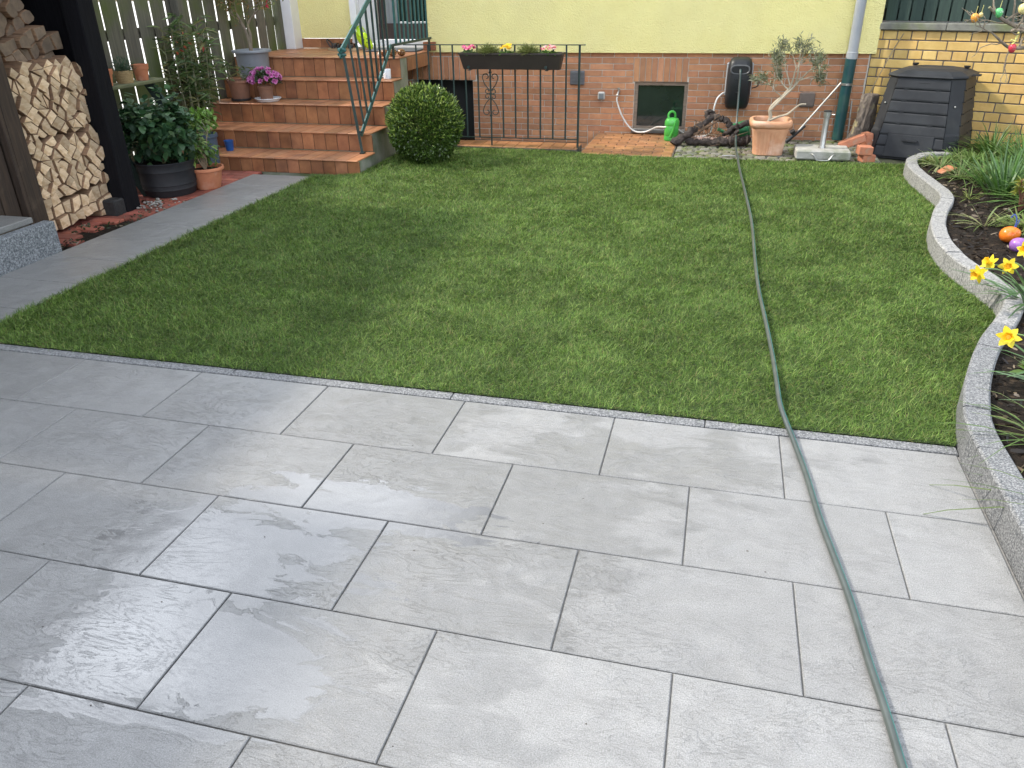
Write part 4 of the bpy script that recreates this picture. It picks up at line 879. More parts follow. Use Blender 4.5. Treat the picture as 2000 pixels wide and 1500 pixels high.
# parasol base
pb_ = thing('parasol_base', 'weathered concrete parasol base with a steel tube and carrying handle', 'parasol base', (3.59, 5.18, .006))
part('slab', concrete_p, pb_, lambda b: b.box(3.368, 3.835, 5.02, 5.345, .022, .105, bev=.012))
part('foot', dark_void, pb_, lambda b: b.box(3.39, 3.81, 5.05, 5.32, .004, .024))
part('tube', steel, pb_, lambda b: (b.lathe([(.032, 0), (.03, .012), (.026, .02), (.026, .27), (.033, .275), (.033, .315), (.030, .318), (.022, .318), (.022, .29)], (3.598, 5.17, .105), 20), b.tube([(3.598+.03, 5.15, .40), (3.66, 5.13, .40)], .005, 6)), smooth=True)
part('cap', rubber_b, pb_, lambda b: b.lathe([(.034, 0), (.035, .008), (.03, .012), (.001, .012)], (3.598, 5.17, .419), 18), smooth=True)
part('handle', steel, pb_, lambda b: b.tube(smooth_path([(3.50, 5.018, .075), (3.515, 5.0, .072), (3.535, 4.985, .045), (3.55, 4.98, .03), (3.60, 4.978, .028), (3.645, 4.98, .03), (3.66, 4.985, .045), (3.68, 5.0, .072), (3.70, 5.018, .075)], 3), .006, 7), smooth=True)

# loose bricks
for (lab, c, rz, rx, dims) in [('red brick propped at an angle against the parasol base', (3.875, 5.36, .135), -.15, -.42, (.235, .11, .07)), ('upright red brick behind the propped brick', (4.02, 5.47, .10), .35, 1.45, (.20, .11, .07)),
                               ('broken red brick with a mossy top, next to the compost bin', (3.955, 5.12, .105), .12, .05, (.12, .115, .075)), ('dark red brick lying lowest in the brick heap', (3.985, 5.13, .035), .4, 0, (.12, .10, .065))]:
    M = Matrix.Translation(c) @ Matrix.Rotation(rz, 4, 'Z') @ Matrix.Rotation(rx, 4, 'Y'); b = MB(); d0, d1, d2 = dims
    b.box(-d0/2, d0/2, -d1/2, d1/2, -d2/2, d2/2, M, .006); tag(b.build('brick', loose_brick, None, c, smooth=False), lab, 'brick', 'loose bricks beside the compost bin')

# hose reel
hr = thing('hose_reel', 'anthracite wall mounted hose reel box on the brick plinth', 'hose reel', (2.815, 6.2, .32))
def reel(b):
    sec = [(.300, .085, .030, 6.135), (.315, .105, .060, 6.125), (.36, .118, .085, 6.11), (.45, .122, .108, 6.085), (.58, .122, .112, 6.075), (.69, .118, .108, 6.075), (.745, .112, .10, 6.08), (.778, .098, .085, 6.09), (.793, .07, .06, 6.105)]
    rings = []
    for z, hx, hy, yc in sec:
        rings.append([(2.815+hx*math.copysign(abs(math.cos(a))**.55, math.cos(a)), yc+hy*math.copysign(abs(math.sin(a))**.7, math.sin(a)), z) for a in np.linspace(0, 2*PI, 40, endpoint=False)])
    b.loft(rings)
part('housing', anthra, hr, reel, smooth=True)
part('wall_plate', lightgrey_pl, hr, lambda b: b.box(2.682, 2.945, 6.14, 6.199, .42, .74, bev=.012))
def mouth(b):
    pts = [(2.815+.088*math.copysign(abs(math.cos(a))**.6, math.cos(a)), 5.972-.006*math.cos(a)**2, .688+.038*math.copysign(abs(math.sin(a))**.7, math.sin(a))) for a in np.linspace(0, 2*PI, 36)]
    b.tube(pts, .008, 8)
part('mouth_rim', mat('reel_rim_grey', (.10, .105, .11), None, .35), hr, mouth, smooth=True)
part('mouth', dark_void, hr, lambda b: b.loft([[(2.815+.084*math.copysign(abs(math.cos(a))**.6, math.cos(a)), y, .688+.034*math.copysign(abs(math.sin(a))**.7, math.sin(a))) for a in np.linspace(0, 2*PI, 32, endpoint=False)] for y in (5.966, 6.0)]))
part('ribs', black_pl, hr, lambda b: [b.box(2.80-w_, 2.83+w_, 5.958, 5.975, z, z+.005) for z, w_ in ((.60, .03), (.475, .008))])
part('cable', rubber_b, hr, lambda b: b.tube(smooth_path([(2.93, 6.15, .63), (2.985, 6.14, .60), (3.015, 6.13, .56), (3.0, 6.13, .52), (2.95, 6.14, .50)], 4), .006, 6), smooth=True)
# green garden hose
hp = [(2.815, 6.02, .69), (2.815, 5.97, .688), (2.818, 5.935, .655), (2.822, 5.92, .56), (2.826, 5.89, .42), (2.832, 5.78, .22), (2.838, 5.58, .085), (2.845, 5.33, .045), (2.857, 5.0, .042), (2.876, 4.384, .042), (2.911, 3.64, .038), (2.945, 2.76, .042), (2.951, 1.977, .037), (2.959, 1.452, .038), (2.978, 1.026, .042), (2.995, .671, .036), (3.001, .416, .040), (3.007, .191, .034), (3.022, .075, .027), (3.036, .0, .019), (3.052, -.10, .0125), (3.073, -.271, .012), (3.093, -.495, .012), (3.118, -.686, .012), (3.139, -.851, .012), (3.158, -1.08, .012), (3.172, -1.213, .012), (3.182, -1.344, .012), (3.20, -1.6, .012), (3.17, -2.2, .012), (3.0, -3.0, .012)]
HP = smooth_path(hp, 6)
gh_ = thing('garden_hose', 'long green garden hose running from the reel across lawn and paving', 'hose', (2.845, 5.33, 0))
part('hose', hose_green, gh_, lambda b: b.tube(HP, .0095, 14), smooth=True)
# two turquoise stripes laid into the wall of the hose
def stripe(b):
    for sgn in (-.0060,):
        ps = [HP[i] for i in range(1, len(HP)-1)]; st_ = []
        for i, p in enumerate(ps):
            dr_ = (HP[i+2]-HP[i]).normalized(); s_ = dr_.cross(Vector((0, 0, 1))); s_ = s_.normalized() if s_.length > .1 else Vector((1, 0, 0)); u_ = s_.cross(dr_)
            st_.append(p+s_*sgn+u_*(math.sqrt(.0095**2-sgn**2)-.0005))
        b.tube(st_, .0010, 5)
part('stripes', hose_stripe, gh_, stripe, smooth=True)
# white supply hose
b = MB(); b.tube(smooth_path([(1.592, 6.10, .40), (1.590, 6.10, .36), (1.634, 6.10, .241), (1.711, 6.10, .122), (1.797, 6.09, .055), (1.915, 6.05, .06), (2.03, 5.98, .12), (2.115, 5.84, .145), (2.23, 5.83, .145), (2.33, 5.92, .07), (2.42, 6.02, .03), (2.52, 6.06, .03), (2.58, 6.06, .06), (2.594, 6.04, .14), (2.597, 6.02, .30), (2.617, 6.03, .40), (2.66, 6.06, .45), (2.70, 6.10, .46)], 6), .0085, 9)
tag(b.build('supply_hose', hose_white, None, (1.6, 6.1, 0)), 'thin white hose from the wall tap to the hose reel', 'hose')

# watering cans
wc = thing('watering_can', 'bright green plastic watering can on the orange terrace', 'watering can', (2.195, 5.88, .012))
c = (2.195, 5.88)
part('body', can_green, wc, lambda b: b.loft([sq(c, h, z, 3.0, 28) for h, z in ((.066, .012), (.072, .018), (.073, .05), (.070, .058), (.074, .066), (.074, .15), (.071, .158), (.074, .166), (.073, .20), (.060, .224), (.030, .232), (.028, .222))]), smooth=True)
part('handle', can_green, wc, lambda b: b.tube(smooth_path([(c[0]-.035, c[1]-.02, .215), (c[0]-.04, c[1]-.01, .27), (c[0]-.01, c[1], .295), (c[0]+.022, c[1]+.01, .275), (c[0]+.025, c[1]+.03, .21), (c[0]+.02, c[1]+.07, .15)], 4), .011, 8), smooth=True)
part('spout', can_green, wc, lambda b: b.tube([(c[0]-.002, c[1]-.07, .055), (c[0]+.025, c[1]-.10, .13), (c[0]+.05, c[1]-.12, .235)], [.017, .012, .009], 10), smooth=True)
wd_ = thing('watering_can', 'dark green watering can lying behind the gnarled vine root', 'watering can', (2.86, 5.98, .01))
part('body', can_dark, wd_, lambda b: b.tube([(2.80, 5.98, .10), (2.93, 5.96, .13), (2.97, 5.955, .14)], [.07, .085, .07], 18), smooth=True)
part('spout', can_dark, wd_, lambda b: b.tube([(2.84, 5.97, .10), (2.74, 5.96, .085), (2.655, 5.95, .12)], [.022, .016, .018], 10), smooth=True)
part('spout_rose', can_dark, wd_, lambda b: b.lathe([(.012, 0), (.03, .012), (.03, .02), (.001, .022)], (2.70, 5.86, .02), 14), smooth=True)

# gnarled vine root
vr = thing('vine_root', 'gnarled dark vine root propped up under the hose reel', 'driftwood', (2.55, 5.68, 0))
def gnarl(b, pts, r, n=9):
    P_ = smooth_path(pts, 6); k = len(P_); rad = [(r[0]+(r[1]-r[0])*i/(k-1))*rnd.uniform(.80, 1.22) for i in range(k)]
    b.tube([p+Vector((rnd.gauss(0, .005), rnd.gauss(0, .005), rnd.gauss(0, .005))) for p in P_], rad, n)
b = MB()
gnarl(b, [(2.24, 5.60, .02), (2.33, 5.64, .085), (2.44, 5.70, .16), (2.55, 5.76, .235), (2.60, 5.80, .29)], (.042, .030))
gnarl(b, [(2.57, 5.77, .26), (2.66, 5.78, .255), (2.75, 5.76, .215), (2.80, 5.74, .14), (2.82, 5.72, .05)], (.034, .026))
gnarl(b, [(2.35, 5.66, .05), (2.50, 5.65, .045), (2.66, 5.64, .05), (2.82, 5.66, .06), (2.96, 5.70, .06)], (.036, .05))
gnarl(b, [(2.70, 5.72, .09), (2.80, 5.70, .17), (2.90, 5.72, .21), (2.98, 5.74, .24)], (.02, .03))
gnarl(b, [(2.78, 5.66, .06), (2.84, 5.66, .14), (2.83, 5.68, .22)], (.025, .012))
gnarl(b, [(2.55, 5.77, .25), (2.53, 5.79, .30), (2.57, 5.80, .315), (2.61, 5.79, .29)], (.025, .018), 7)
b.build('trunk', bark_d, vr)
b = MB()
for k in range(46):
    p = Vector((rnd.uniform(2.42, 2.66), rnd.uniform(5.64, 5.78), rnd.uniform(.06, .27))); q = p+Vector((rnd.gauss(0, .05), rnd.gauss(-.02, .03), rnd.gauss(-.03, .05)))
    b.tube(smooth_path([p, (p+q)/2+Vector((rnd.gauss(0, .02), rnd.gauss(0, .02), rnd.gauss(0, .02))), q], 2), [.0035]*5, 4)
for (p, q) in [((2.60, 5.79, .30), (2.74, 5.80, .335)), ((2.76, 5.66, .08), (2.95, 5.6, .16)), ((2.7, 5.62, .03), (2.6, 5.55, .02))]: b.tube([p, q], [.005, .002], 5)
b.tube([(2.42, 5.66, .10), (2.66, 5.76, .24)], .012, 5); b.build('rootlets', mat('dry_rootlet', (.20, .13, .08), (.10, .065, .045), .9, 12), vr)
b = MB(); b.tube([(2.42+.38*k/40, 5.655+.02*math.sin(k*1.7), .078+.008*math.sin(k*2.3)) for k in range(41)], [rnd.uniform(.008, .021) for k in range(41)], 7)
b.build('bracket_fungus', mat('pale_fungus', (.50, .36, .30), (.34, .22, .18), .8, 20), vr)
b = MB(); b.box(2.72, 2.86, 5.095, 5.125, .016, .024, bev=.004); tag(b.build('metal_strip', steel, None, (2.79, 5.11, .016), smooth=False), 'short flat metal strip lying on the mossy cobbles', 'metal strip')
# broom leaning on the downpipe
br = thing('scrubber', 'thin metal pole with a black brush head leaning on the downpipe', 'scrubber', (3.345, 5.92, .02))
part('pole', steel, br, lambda b: b.tube([(3.42, 5.93, .10), (3.775, 6.00, .575)], .0085, 8), smooth=True)
part('grip', rubber_b, br, lambda b: (b.tube([(3.335, 5.91, .02), (3.42, 5.93, .10), (3.50, 5.945, .175)], [.020, .016, .012], 10), b.tube([(3.38, 5.91, .13), (3.40, 5.92, .10)], [.03, .02], 8)), smooth=True)
# standing log stump and cane
sl = thing('log_stump', 'short weathered log standing between downpipe and compost bin', 'log', (4.03, 5.93, 0))
def stump(b):
    rings = []
    for z, r, dx in ((.0, .092, -.01), (.04, .086, -.006), (.09, .10, .0), (.14, .084, .004), (.2, .092, .012), (.27, .078, .018), (.34, .086, .026), (.41, .076, .032), (.47, .080, .04), (.485, .07, .042)):
        rings.append([(4.015+dx+r*(1+.10*math.sin(3*a+z*9)+.05*math.sin(9*a+z*20))*math.cos(a), 5.93+r*(1+.08*math.cos(4*a+z*12)+.05*math.sin(11*a))*math.sin(a), z) for a in np.linspace(0, 2*PI, 40, endpoint=False)])
    b.loft(rings)
part('trunk', mat('flaky_grey_bark', (.20, .165, .135), (.075, .06, .05), .92, 22, (1, 1, .5), bump=1, bscale=40, bdist=.02, c3=(.36, .31, .17), s3=9, lo3=.55, hi3=.66), sl, stump, smooth=True)
part('broken_bark', bark_d, sl, lambda b: b.box(4.085, 4.115, 5.90, 5.97, .1, .47, bev=.01))
b = MB(); b.tube(smooth_path([(3.905, 5.98, .01), (3.99, 6.02, .27), (4.09, 6.07, .56), (4.20, 6.10, .85), (4.262, 6.06, 1.01)], 4), .0055, 6); tag(b.build('cane', bamboo, None, (3.905, 5.98, 0)), 'thin brown cane leaning against the yellow brick wall', 'cane')
b = MB(); b.tube([(3.925, 6.02, .0), (3.915, 6.1, .40)], .009, 7); tag(b.build('rod', steel, None, (3.925, 6.02, 0)), 'short grey rod upright beside the green downpipe', 'rod')

# ---------------------------------------------------------------- compost bin (tapered octagon)
CA = math.radians(-24)
cb = thing('compost_bin', 'black plastic compost bin with slatted sides and a lid', 'compost bin', (4.495, 5.61, 0), CA)
def octo(h, ch, z, ex=0): return [(-h+ch, -h-ex, z), (h-ch, -h-ex, z), (h, -h+ch, z), (h, h-ch, z), (h-ch, h, z), (-h+ch, h, z), (-h, h-ch, z), (-h, -h+ch, z)]
H0, H1, ZT = .385, .305, .70
hw = lambda z: H0+(H1-H0)*z/ZT
kw = dict(world=False)
part('body', black_pl, cb, lambda b: b.loft([octo(H0-.012, .085, .0), octo(H1-.012, .085, ZT)]), **kw)
def slats(b):
    nz_ = 7; zs = np.linspace(.015, ZT-.005, nz_+1)
    for s in range(4):
        R_ = Matrix.Rotation(s*PI/2, 4, 'Z')
        for i in range(nz_):
            z0, z1 = zs[i]+.004, zs[i+1]-.006; h0, h1 = hw(z0), hw(z1); e = .004
            f = lambda z, x, o: R_ @ Vector((x, -hw(z)-o, z))
            w0, w1 = h0-.092, h1-.092
            b.loft([[f(z0, -w0, -.014), f(z0, w0, -.014), f(z1, w1, -.014), f(z1, -w1, -.014)], [f(z0, -w0, e*1.8), f(z0, w0, e*1.8), f(z1, w1, 0), f(z1, -w1, 0)], [f(z0+.012, -w0+.006, e*2.2), f(z0+.012, w0-.006, e*2.2), f(z1-.010, w1-.006, e), f(z1-.010, -w1+.006, e)]])
            for px_ in (-.13, .13):
                pz = z1-.004; b.box(px_-.02, px_+.02, -hw(pz)-.004, -hw(pz)+.01, pz, pz+.014, R_)
part('slats', black_pl, cb, slats, **kw)
def corners(b, s):
    if 1:
        R_ = Matrix.Rotation(s*PI/2, 4, 'Z')
        r = lambda z, o: [R_ @ Vector(p) for p in ((hw(z)-.086-.002, -hw(z)-o, z), (hw(z)+o, -hw(z)+.086+.002, z), (hw(z)-.02, -hw(z)+.086, z), (hw(z)-.086, -hw(z)+.02, z))]
        b.loft([r(.0, .010), r(.23, .010), r(.25, .0), r(ZT, .0)])
for s_ in range(4): part('corner_post', black_pl, cb, lambda b: corners(b, s_), **kw)
part('hatch', black_pl, cb, lambda b: (b.loft([[(-.205, -hw(.02)-.004, .02), (.205, -hw(.02)-.004, .02), (.195, -hw(.22)-.004, .22), (-.195, -hw(.22)-.004, .22)], [(-.20, -hw(.02)-.016, .026), (.20, -hw(.02)-.016, .026), (.19, -hw(.22)-.014, .214), (-.19, -hw(.22)-.014, .214)]]), b.box(-.065, .065, -hw(.17)-.032, -hw(.17)-.008, .165, .178)), 'black pull out hatch at the foot', **kw)
part('grip', dark_void, cb, lambda b: b.box(-.035, .055, -hw(.645)-.006, -hw(.645)+.004, .630, .652), **kw)
for sx_, z in ((1, .47), (-1, .47), (1, .14), (-1, .14)): part('screw', steel, cb, lambda b: b.ball((sx_*(hw(z)-.043), -hw(z)+.030, z), .009, 5), smooth=True, **kw)
def lid(b):
    b.loft([octo(H1+.010, .10, ZT-.012), octo(H1+.022, .10, ZT+.0), octo(H1+.016, .10, ZT+.014), octo(H1-.05, .09, ZT+.045), octo(.16, .05, ZT+.060), octo(.13, .04, ZT+.050), octo(.02, .008, ZT+.048)])
    b.box(H1-.03, H1+.075, -.03, .03, ZT+.002, ZT+.016)
part('lid', black_pl, cb, lid, **kw)
for px_, py_ in ((-.21, .20), (.24, .10)): part('lid_knob', rubber_b, cb, lambda b: b.lathe([(.012, 0), (.014, .03), (.026, .04), (.028, .052), (.001, .054)], (px_, py_, ZT+.02), 12), smooth=True, **kw)

# ---------------------------------------------------------------- bed edging of split granite stones
ed = thing('stone_edging', 'winding grey granite kerb along the flower bed', 'edging', (3.64, .2, 0))
acc = [0]
for i in range(1, len(EDGE)): acc.append(acc[-1]+(EDGE[i]-EDGE[i-1]).length)
def at_len(s):
    for i in range(1, len(EDGE)):
        if acc[i] >= s or i == len(EDGE)-1:
            t = (s-acc[i-1])/max(acc[i]-acc[i-1], 1e-9); p = EDGE[i-1].lerp(EDGE[i], t); d = (EDGE[i]-EDGE[i-1]).normalized(); return p, Vector((d.y, -d.x, 0))
s0 = 0; first = True
while s0 < acc[-1]-.05:
    p0, _ = at_len(s0)
    ln = (1.0 if p0.y < -.3 else (.30 if p0.y < 1 else .27))*rnd.uniform(.9, 1.1)
    if p0.y > 3.4: ln *= .85
    s1 = min(s0+ln, acc[-1]); b = MB(); rings = []; ns = 4; wd = .088; ht = .118+rnd.uniform(-.003, .004)
    for k in range(ns+1):
        s_ = s0+.002+(s1-s0-.004)*k/ns; p, nr = at_len(s_); j = .0 if k in (0, ns) else rnd.uniform(-.002, .004); c_ = .007
        q = lambda o, z: (p.x+nr.x*o, p.y+nr.y*o, z)
        rings.append([q(-j, -.1), q(-j, ht*.5), q(0, ht-c_), q(c_, ht), q(wd-c_, ht), q(wd, ht-c_), q(wd, -.1)])
    b.loft(rings); b.build('edging_stone', granite if p0.y < .75 else granite_split, ed, smooth=False)
    s0 = s1

# ---------------------------------------------------------------- plants of the bed
def clump(name, label, c, n, Lr, Wr, cols, spread=.05, z=(.45, 1), droop=(.1, .6), mt=leaf, group=None, prof=(.7, 1, .95, .75, .1), cat='plant', az=None):
    t_ = thing(name, label, cat, c, 0, group)
    a = rng.uniform(0, 2*PI, n) if az is None else rng.normal(az[0], az[1], n); zz = rng.uniform(*z, n); r = np.sqrt(1-zz*zz); D = np.stack([r*np.cos(a), r*np.sin(a), zz], 1)
    rr_ = rng.uniform(0, spread, n); P = np.array(c)+np.stack([np.cos(a)*rr_, np.sin(a)*rr_, np.zeros(n)], 1)
    dr_ = rng.uniform(*droop, n); bend = np.stack([np.cos(a)*dr_*.55, np.sin(a)*dr_*.55, -dr_], 1)
    S = np.stack([-np.sin(a), np.cos(a), np.zeros(n)], 1)+rand_dirs(n)*.25
    strips_mesh('foliage', P, D, unit(S), rng.uniform(*Lr, n), rng.uniform(*Wr, n), prof, bend, pick(cols, n, .2), mt, t_)
    return t_
DK = [(.05, .12, .02), (.07, .16, .03), (.09, .19, .04)]; BL = [(.10, .19, .07), (.13, .22, .10), (.08, .16, .05)]; VA = [(.28, .32, .14), (.12, .20, .05), (.36, .38, .20), (.10, .17, .04)]
clump('daylily', 'dense upright dark green strap leaf clump in front of the yellow wall', (4.98, 5.10, .08), 150, (.24, .42), (.009, .015), DK+[(.14, .22, .05)], .10, (.55, 1), (.1, .5))
clump('variegated_grass', 'arching cream striped grass clump beside the compost bin, the far one', (4.46, 4.55, .09), 70, (.16, .30), (.006, .010), VA, .05, (.35, 1), (.25, .8))
clump('variegated_grass', 'arching cream striped grass clump next to the broken terracotta, the near one', (4.52, 4.16, .09), 60, (.16, .30), (.006, .010), VA, .05, (.35, 1), (.2, .7))
clump('low_green_mat', 'low mossy cushion plant behind the cream striped grass', (4.40, 4.78, .09), 160, (.04, .09), (.004, .008), [(.14, .20, .04), (.20, .24, .05)], .09, (.2, 1), (.1, .5))
clump('daffodil_leaves', 'big fan of green daffodil leaves in the middle of the bed', (4.70, 3.68, .09), 150, (.26, .46), (.010, .016), DK+BL, .14, (.6, 1), (.05, .4))
clump('daffodil_leaves', 'grey green leaf clump at the right edge behind the rosette plant', (5.02, 3.75, .09), 110, (.25, .42), (.009, .015), BL, .14, (.5, 1), (.1, .5))
clump('ground_cover', 'low leafy ground cover around the foot of the small tree', (4.86, 4.35, .09), 420, (.06, .15), (.007, .014), [(.10, .18, .05), (.14, .22, .07), (.08, .14, .04)], .30, (.2, 1), (.1, .6))
clump('snowdrop_leaves', 'sparse clump of thin pale green leaves on the open soil', (4.34, 2.76, .09), 22, (.16, .30), (.006, .010), [(.22, .28, .10), (.15, .22, .06), (.30, .32, .14)], .05, (.25, .95), (.1, .5))
clump('snowdrop_leaves', 'small yellowing tuft of leaves on the soil behind the kerb bend', (4.42, 3.45, .09), 26, (.08, .16), (.004, .007), [(.25, .28, .08), (.15, .20, .05)], .05, (.3, 1), (.1, .6))
clump('daffodil_leaves', 'tall bright green leaf fan at the right edge in front of the yellow wall', (5.12, 4.55, .09), 130, (.26, .44), (.009, .015), [(.12, .23, .05), (.16, .28, .08), (.10, .19, .05)], .16, (.5, 1), (.1, .5))
clump('daffodil_leaves', 'bright green leaf clump between the striped grass and the big daffodil fan', (4.68, 4.02, .09), 80, (.18, .32), (.008, .013), [(.14, .24, .05), (.18, .29, .08)], .12, (.45, 1), (.1, .6))
clump('ground_cover', 'yellow green creeping cover beside the orange egg', (4.62, 2.78, .09), 260, (.05, .12), (.008, .014), [(.18, .26, .06), (.13, .20, .05), (.24, .28, .08)], .20, (.15, 1), (.1, .6))
clump('ground_cover', 'loose light green cover in front of the dark strap leaf clump', (4.78, 4.86, .09), 360, (.06, .14), (.008, .014), [(.16, .25, .06), (.12, .20, .05), (.20, .28, .09)], .22, (.2, 1), (.1, .6))
clump('daffodil_leaves', 'bright green leaf clump leaning over the soil behind the rosette plant', (4.84, 3.30, .09), 110, (.22, .38), (.009, .014), [(.12, .23, .05), (.17, .29, .08), (.09, .18, .05)], .14, (.45, 1), (.1, .55))
clump('daffodil_leaves', 'fresh green leaf tuft at the right edge beside the purple egg', (4.72, 2.30, .09), 90, (.18, .32), (.008, .013), [(.12, .22, .06), (.16, .27, .08)], .12, (.4, 1), (.1, .6))
sp = thing('euphorbia', 'yellow green rosette plant with narrow leaves', 'plant', (4.66, 3.20, .09))
b = MB(); heads = []
for k in range(9):
    a = rnd.uniform(0, 2*PI); q = rnd.uniform(.02, .12); h = rnd.uniform(.12, .20); p1 = (4.66+q*math.cos(a)*1.3, 3.20+q*math.sin(a), .09+h); b.tube([(4.66, 3.20, .08), (4.66+q*.5*math.cos(a), 3.20+q*.5*math.sin(a), .09+h*.6), p1], .005, 5); heads.append(p1)
b.build('stems', mat('reddish_stem', (.20, .09, .06), None, .7), sp)
P = []; D = []
for h in heads:
    for k in range(26): a = rnd.uniform(0, 2*PI); z = rnd.uniform(-.1, .8); r = math.sqrt(1-z*z); P.append((h[0], h[1], h[2]-rnd.uniform(0, .05))); D.append((r*math.cos(a), r*math.sin(a), z))
leaves('foliage', np.array(P), np.array(D), (.04, .075), (.008, .012), [(.22, .24, .04), (.28, .27, .05), (.14, .18, .03), (.20, .15, .05)], leaf, sp, bendz=-.35)
# daffodils in flower
def daffodil(label, base, heads, nl, Lr=(.2, .36), az=None):
    t_ = clump('daffodil', label, base, nl, Lr, (.010, .015), BL+[(.11, .20, .09)], .06, (.35, .95), (.15, .7), group='daffodils in bloom', cat='daffodil', az=az)
    for h, face in heads:
        h = Vector(h); f = Vector(face).normalized(); u = f.orthogonal().normalized(); v = f.cross(u); B0 = Vector(base)
        st_ = MB(); st_.tube(smooth_path([B0, B0.lerp(h, .55)+Vector((0, 0, .07)), h-f*.05+Vector((0, 0, .012)), h-f*.012], 4), .0032, 6); fl = st_.build('flower', mat('daffodil_stem', (.16, .26, .08), None, .5), t_)
        n = 6; an = np.arange(n)*PI/3+rnd.random(); D = np.array([u*math.cos(a)+v*math.sin(a)+f*.12 for a in an]); S = np.array([f.cross(Vector(d)).normalized() for d in D])
        strips_mesh('petals', np.array([h]*n)+D*.004, unit(D), S, rng.uniform(.036, .042, n), rng.uniform(.022, .027, n), (.35, .9, 1, .7, .12), np.array(f)*rng.uniform(-.25, .15, (n, 1)), pick([(.88, .68, .03), (.90, .74, .06)], n, .06), petal, fl)
        tb = MB(); ring = []
        for zz, r in ((0, .006), (.012, .011), (.024, .0135), (.030, .018), (.029, .0165), (.012, .008)):
            ring.append([h+f*zz+(u*math.cos(a)+v*math.sin(a))*r*(1+(.12*math.sin(6*a) if zz > .025 else 0)) for a in np.linspace(0, 2*PI, 24, endpoint=False)])
        tb.loft(ring); tb.build('trumpet', mat('daffodil_trumpet', (.90, .46, .01), (.86, .55, .02), .5, 40), fl)
    return t_
daffodil('daffodil clump with yellow blooms nodding over the kerb', (4.20, 1.32, .09), [((3.862, 1.116, .30), (-.75, -.55, -.1)), ((3.945, 1.27, .305), (-.6, -.2, .35)), ((4.02, 1.26, .30), (-.3, -.8, .1)), ((4.155, 1.50, .31), (-.5, -.6, .2))], 60, (.2, .40))
daffodil('single daffodil bloom leaning over the kerb at the right edge', (4.02, .42, .09), [((3.784, .389, .30), (-.35, -.85, .25))], 16, (.2, .36))
daffodil('small daffodil in flower at the foot of the bare tree', (5.10, 4.95, .09), [((5.18, 4.86, .20), (-.3, -.8, .3))], 20, (.15, .25))
clump('grass_clump', 'long thin grass leaves arching over the kerb at the lower right', (3.86, -.02, .09), 60, (.22, .46), (.004, .007), [(.07, .14, .03), (.10, .18, .04), (.16, .20, .06)], .08, (.25, .9), (.25, .8), az=None)
clump('grass_clump', 'wispy long grass hanging toward the paving at the far right edge', (3.84, -.48, .09), 40, (.22, .44), (.0035, .006), [(.07, .14, .03), (.12, .18, .05)], .08, (.2, .8), (.25, .8))
clump('broad_leaf_plant', 'small plant with pointed bright green leaves behind the kerb', (3.98, .55, .09), 26, (.05, .10), (.022, .034), [(.12, .20, .04), (.20, .26, .06), (.10, .17, .03)], .03, (.2, .9), (.1, .5), prof=(.2, .9, 1, .6, .06))
# reclining daffodil leaves lying on the soil at the near end
clump('daffodil_leaves', 'flat grey green leaf lying across the soil near the kerb end', (4.15, .28, .10), 7, (.28, .42), (.012, .016), [(.14, .22, .12)], .03, (.02, .3), (.05, .2), az=(PI*.95, .5))
b = MB(); b.box(-.07, .07, -.035, .035, 0, .008, Matrix.Translation((4.46, 4.38, .10)) @ Matrix.Rotation(.6, 4, 'Z') @ Matrix.Rotation(-.3, 4, 'Y')); b.box(-.02, .05, -.06, .035, 0, .008, Matrix.Translation((4.47, 4.39, .106)) @ Matrix.Rotation(.6, 4, 'Z') @ Matrix.Rotation(-.3, 4, 'Y'))
tag(b.build('pot_shard', terra, None, (4.46, 4.38, .1), smooth=False), 'broken piece of terracotta lying in the bed', 'shard')
b = MB(); b.box(-.09, .09, -.012, .012, -.03, .022, Matrix.Translation((3.83, -.10, .085)) @ Matrix.Rotation(-1.0, 4, 'Z')); tag(b.build('bed_marker', lightgrey_pl, None, (3.8, -.1, .085), smooth=False), 'pale grey plastic strip sunk in the soil behind the kerb', 'strip')
# decorated eggs
def egg(b, c, r, tilt=(0, 0, 1), long_=1.28):
    z = Vector(tilt).normalized(); x = z.orthogonal().normalized(); y = z.cross(x); c = Vector(c); rings = []
    for i in range(15):
        t = -1+2*i/14; rr_ = r*math.sqrt(max(1e-6, 1-t*t))*(1-.14*t); rings.append([c+z*(t*r*long_)+x*rr_*math.cos(a)+y*rr_*math.sin(a) for a in np.linspace(0, 2*PI, 22, endpoint=False)])
    b.loft(rings)
for lab, c_, r, tl, m1 in [('orange decorated egg lying on the bed soil', (4.385, 2.42, .135), .046, (1, .25, .12), egg_mat('orange_egg', (.80, .20, .02), (.72, .13, .01))),
                           ('purple decorated egg lying below the orange egg', (4.385, 2.245, .125), .040, (1, .1, .1), egg_mat('purple_egg', (.30, .13, .42), (.42, .22, .52))),
                           ('blue decorated egg half hidden by the daffodils', (4.445, 2.20, .12), .036, (.5, -.3, 1), egg_mat('blue_egg', (.03, .22, .52), (.02, .14, .38)))]:
    b = MB(); egg(b, c_, r, tl); e_ = tag(b.build('egg', m1, None, (c_[0], c_[1], .085)), lab, 'egg', 'easter eggs on the soil')
    if 'orange' in lab: part('ribbon', mat('blue_ribbon', (.10, .16, .55), None, .6), e_, lambda b: (b.tube(smooth_path([(4.40, 2.43, .17), (4.405, 2.44, .215), (4.39, 2.45, .245), (4.375, 2.45, .225)], 3), .004, 5), b.tube([(4.405, 2.43, .17), (4.42, 2.44, .22)], .003, 5)), smooth=True)
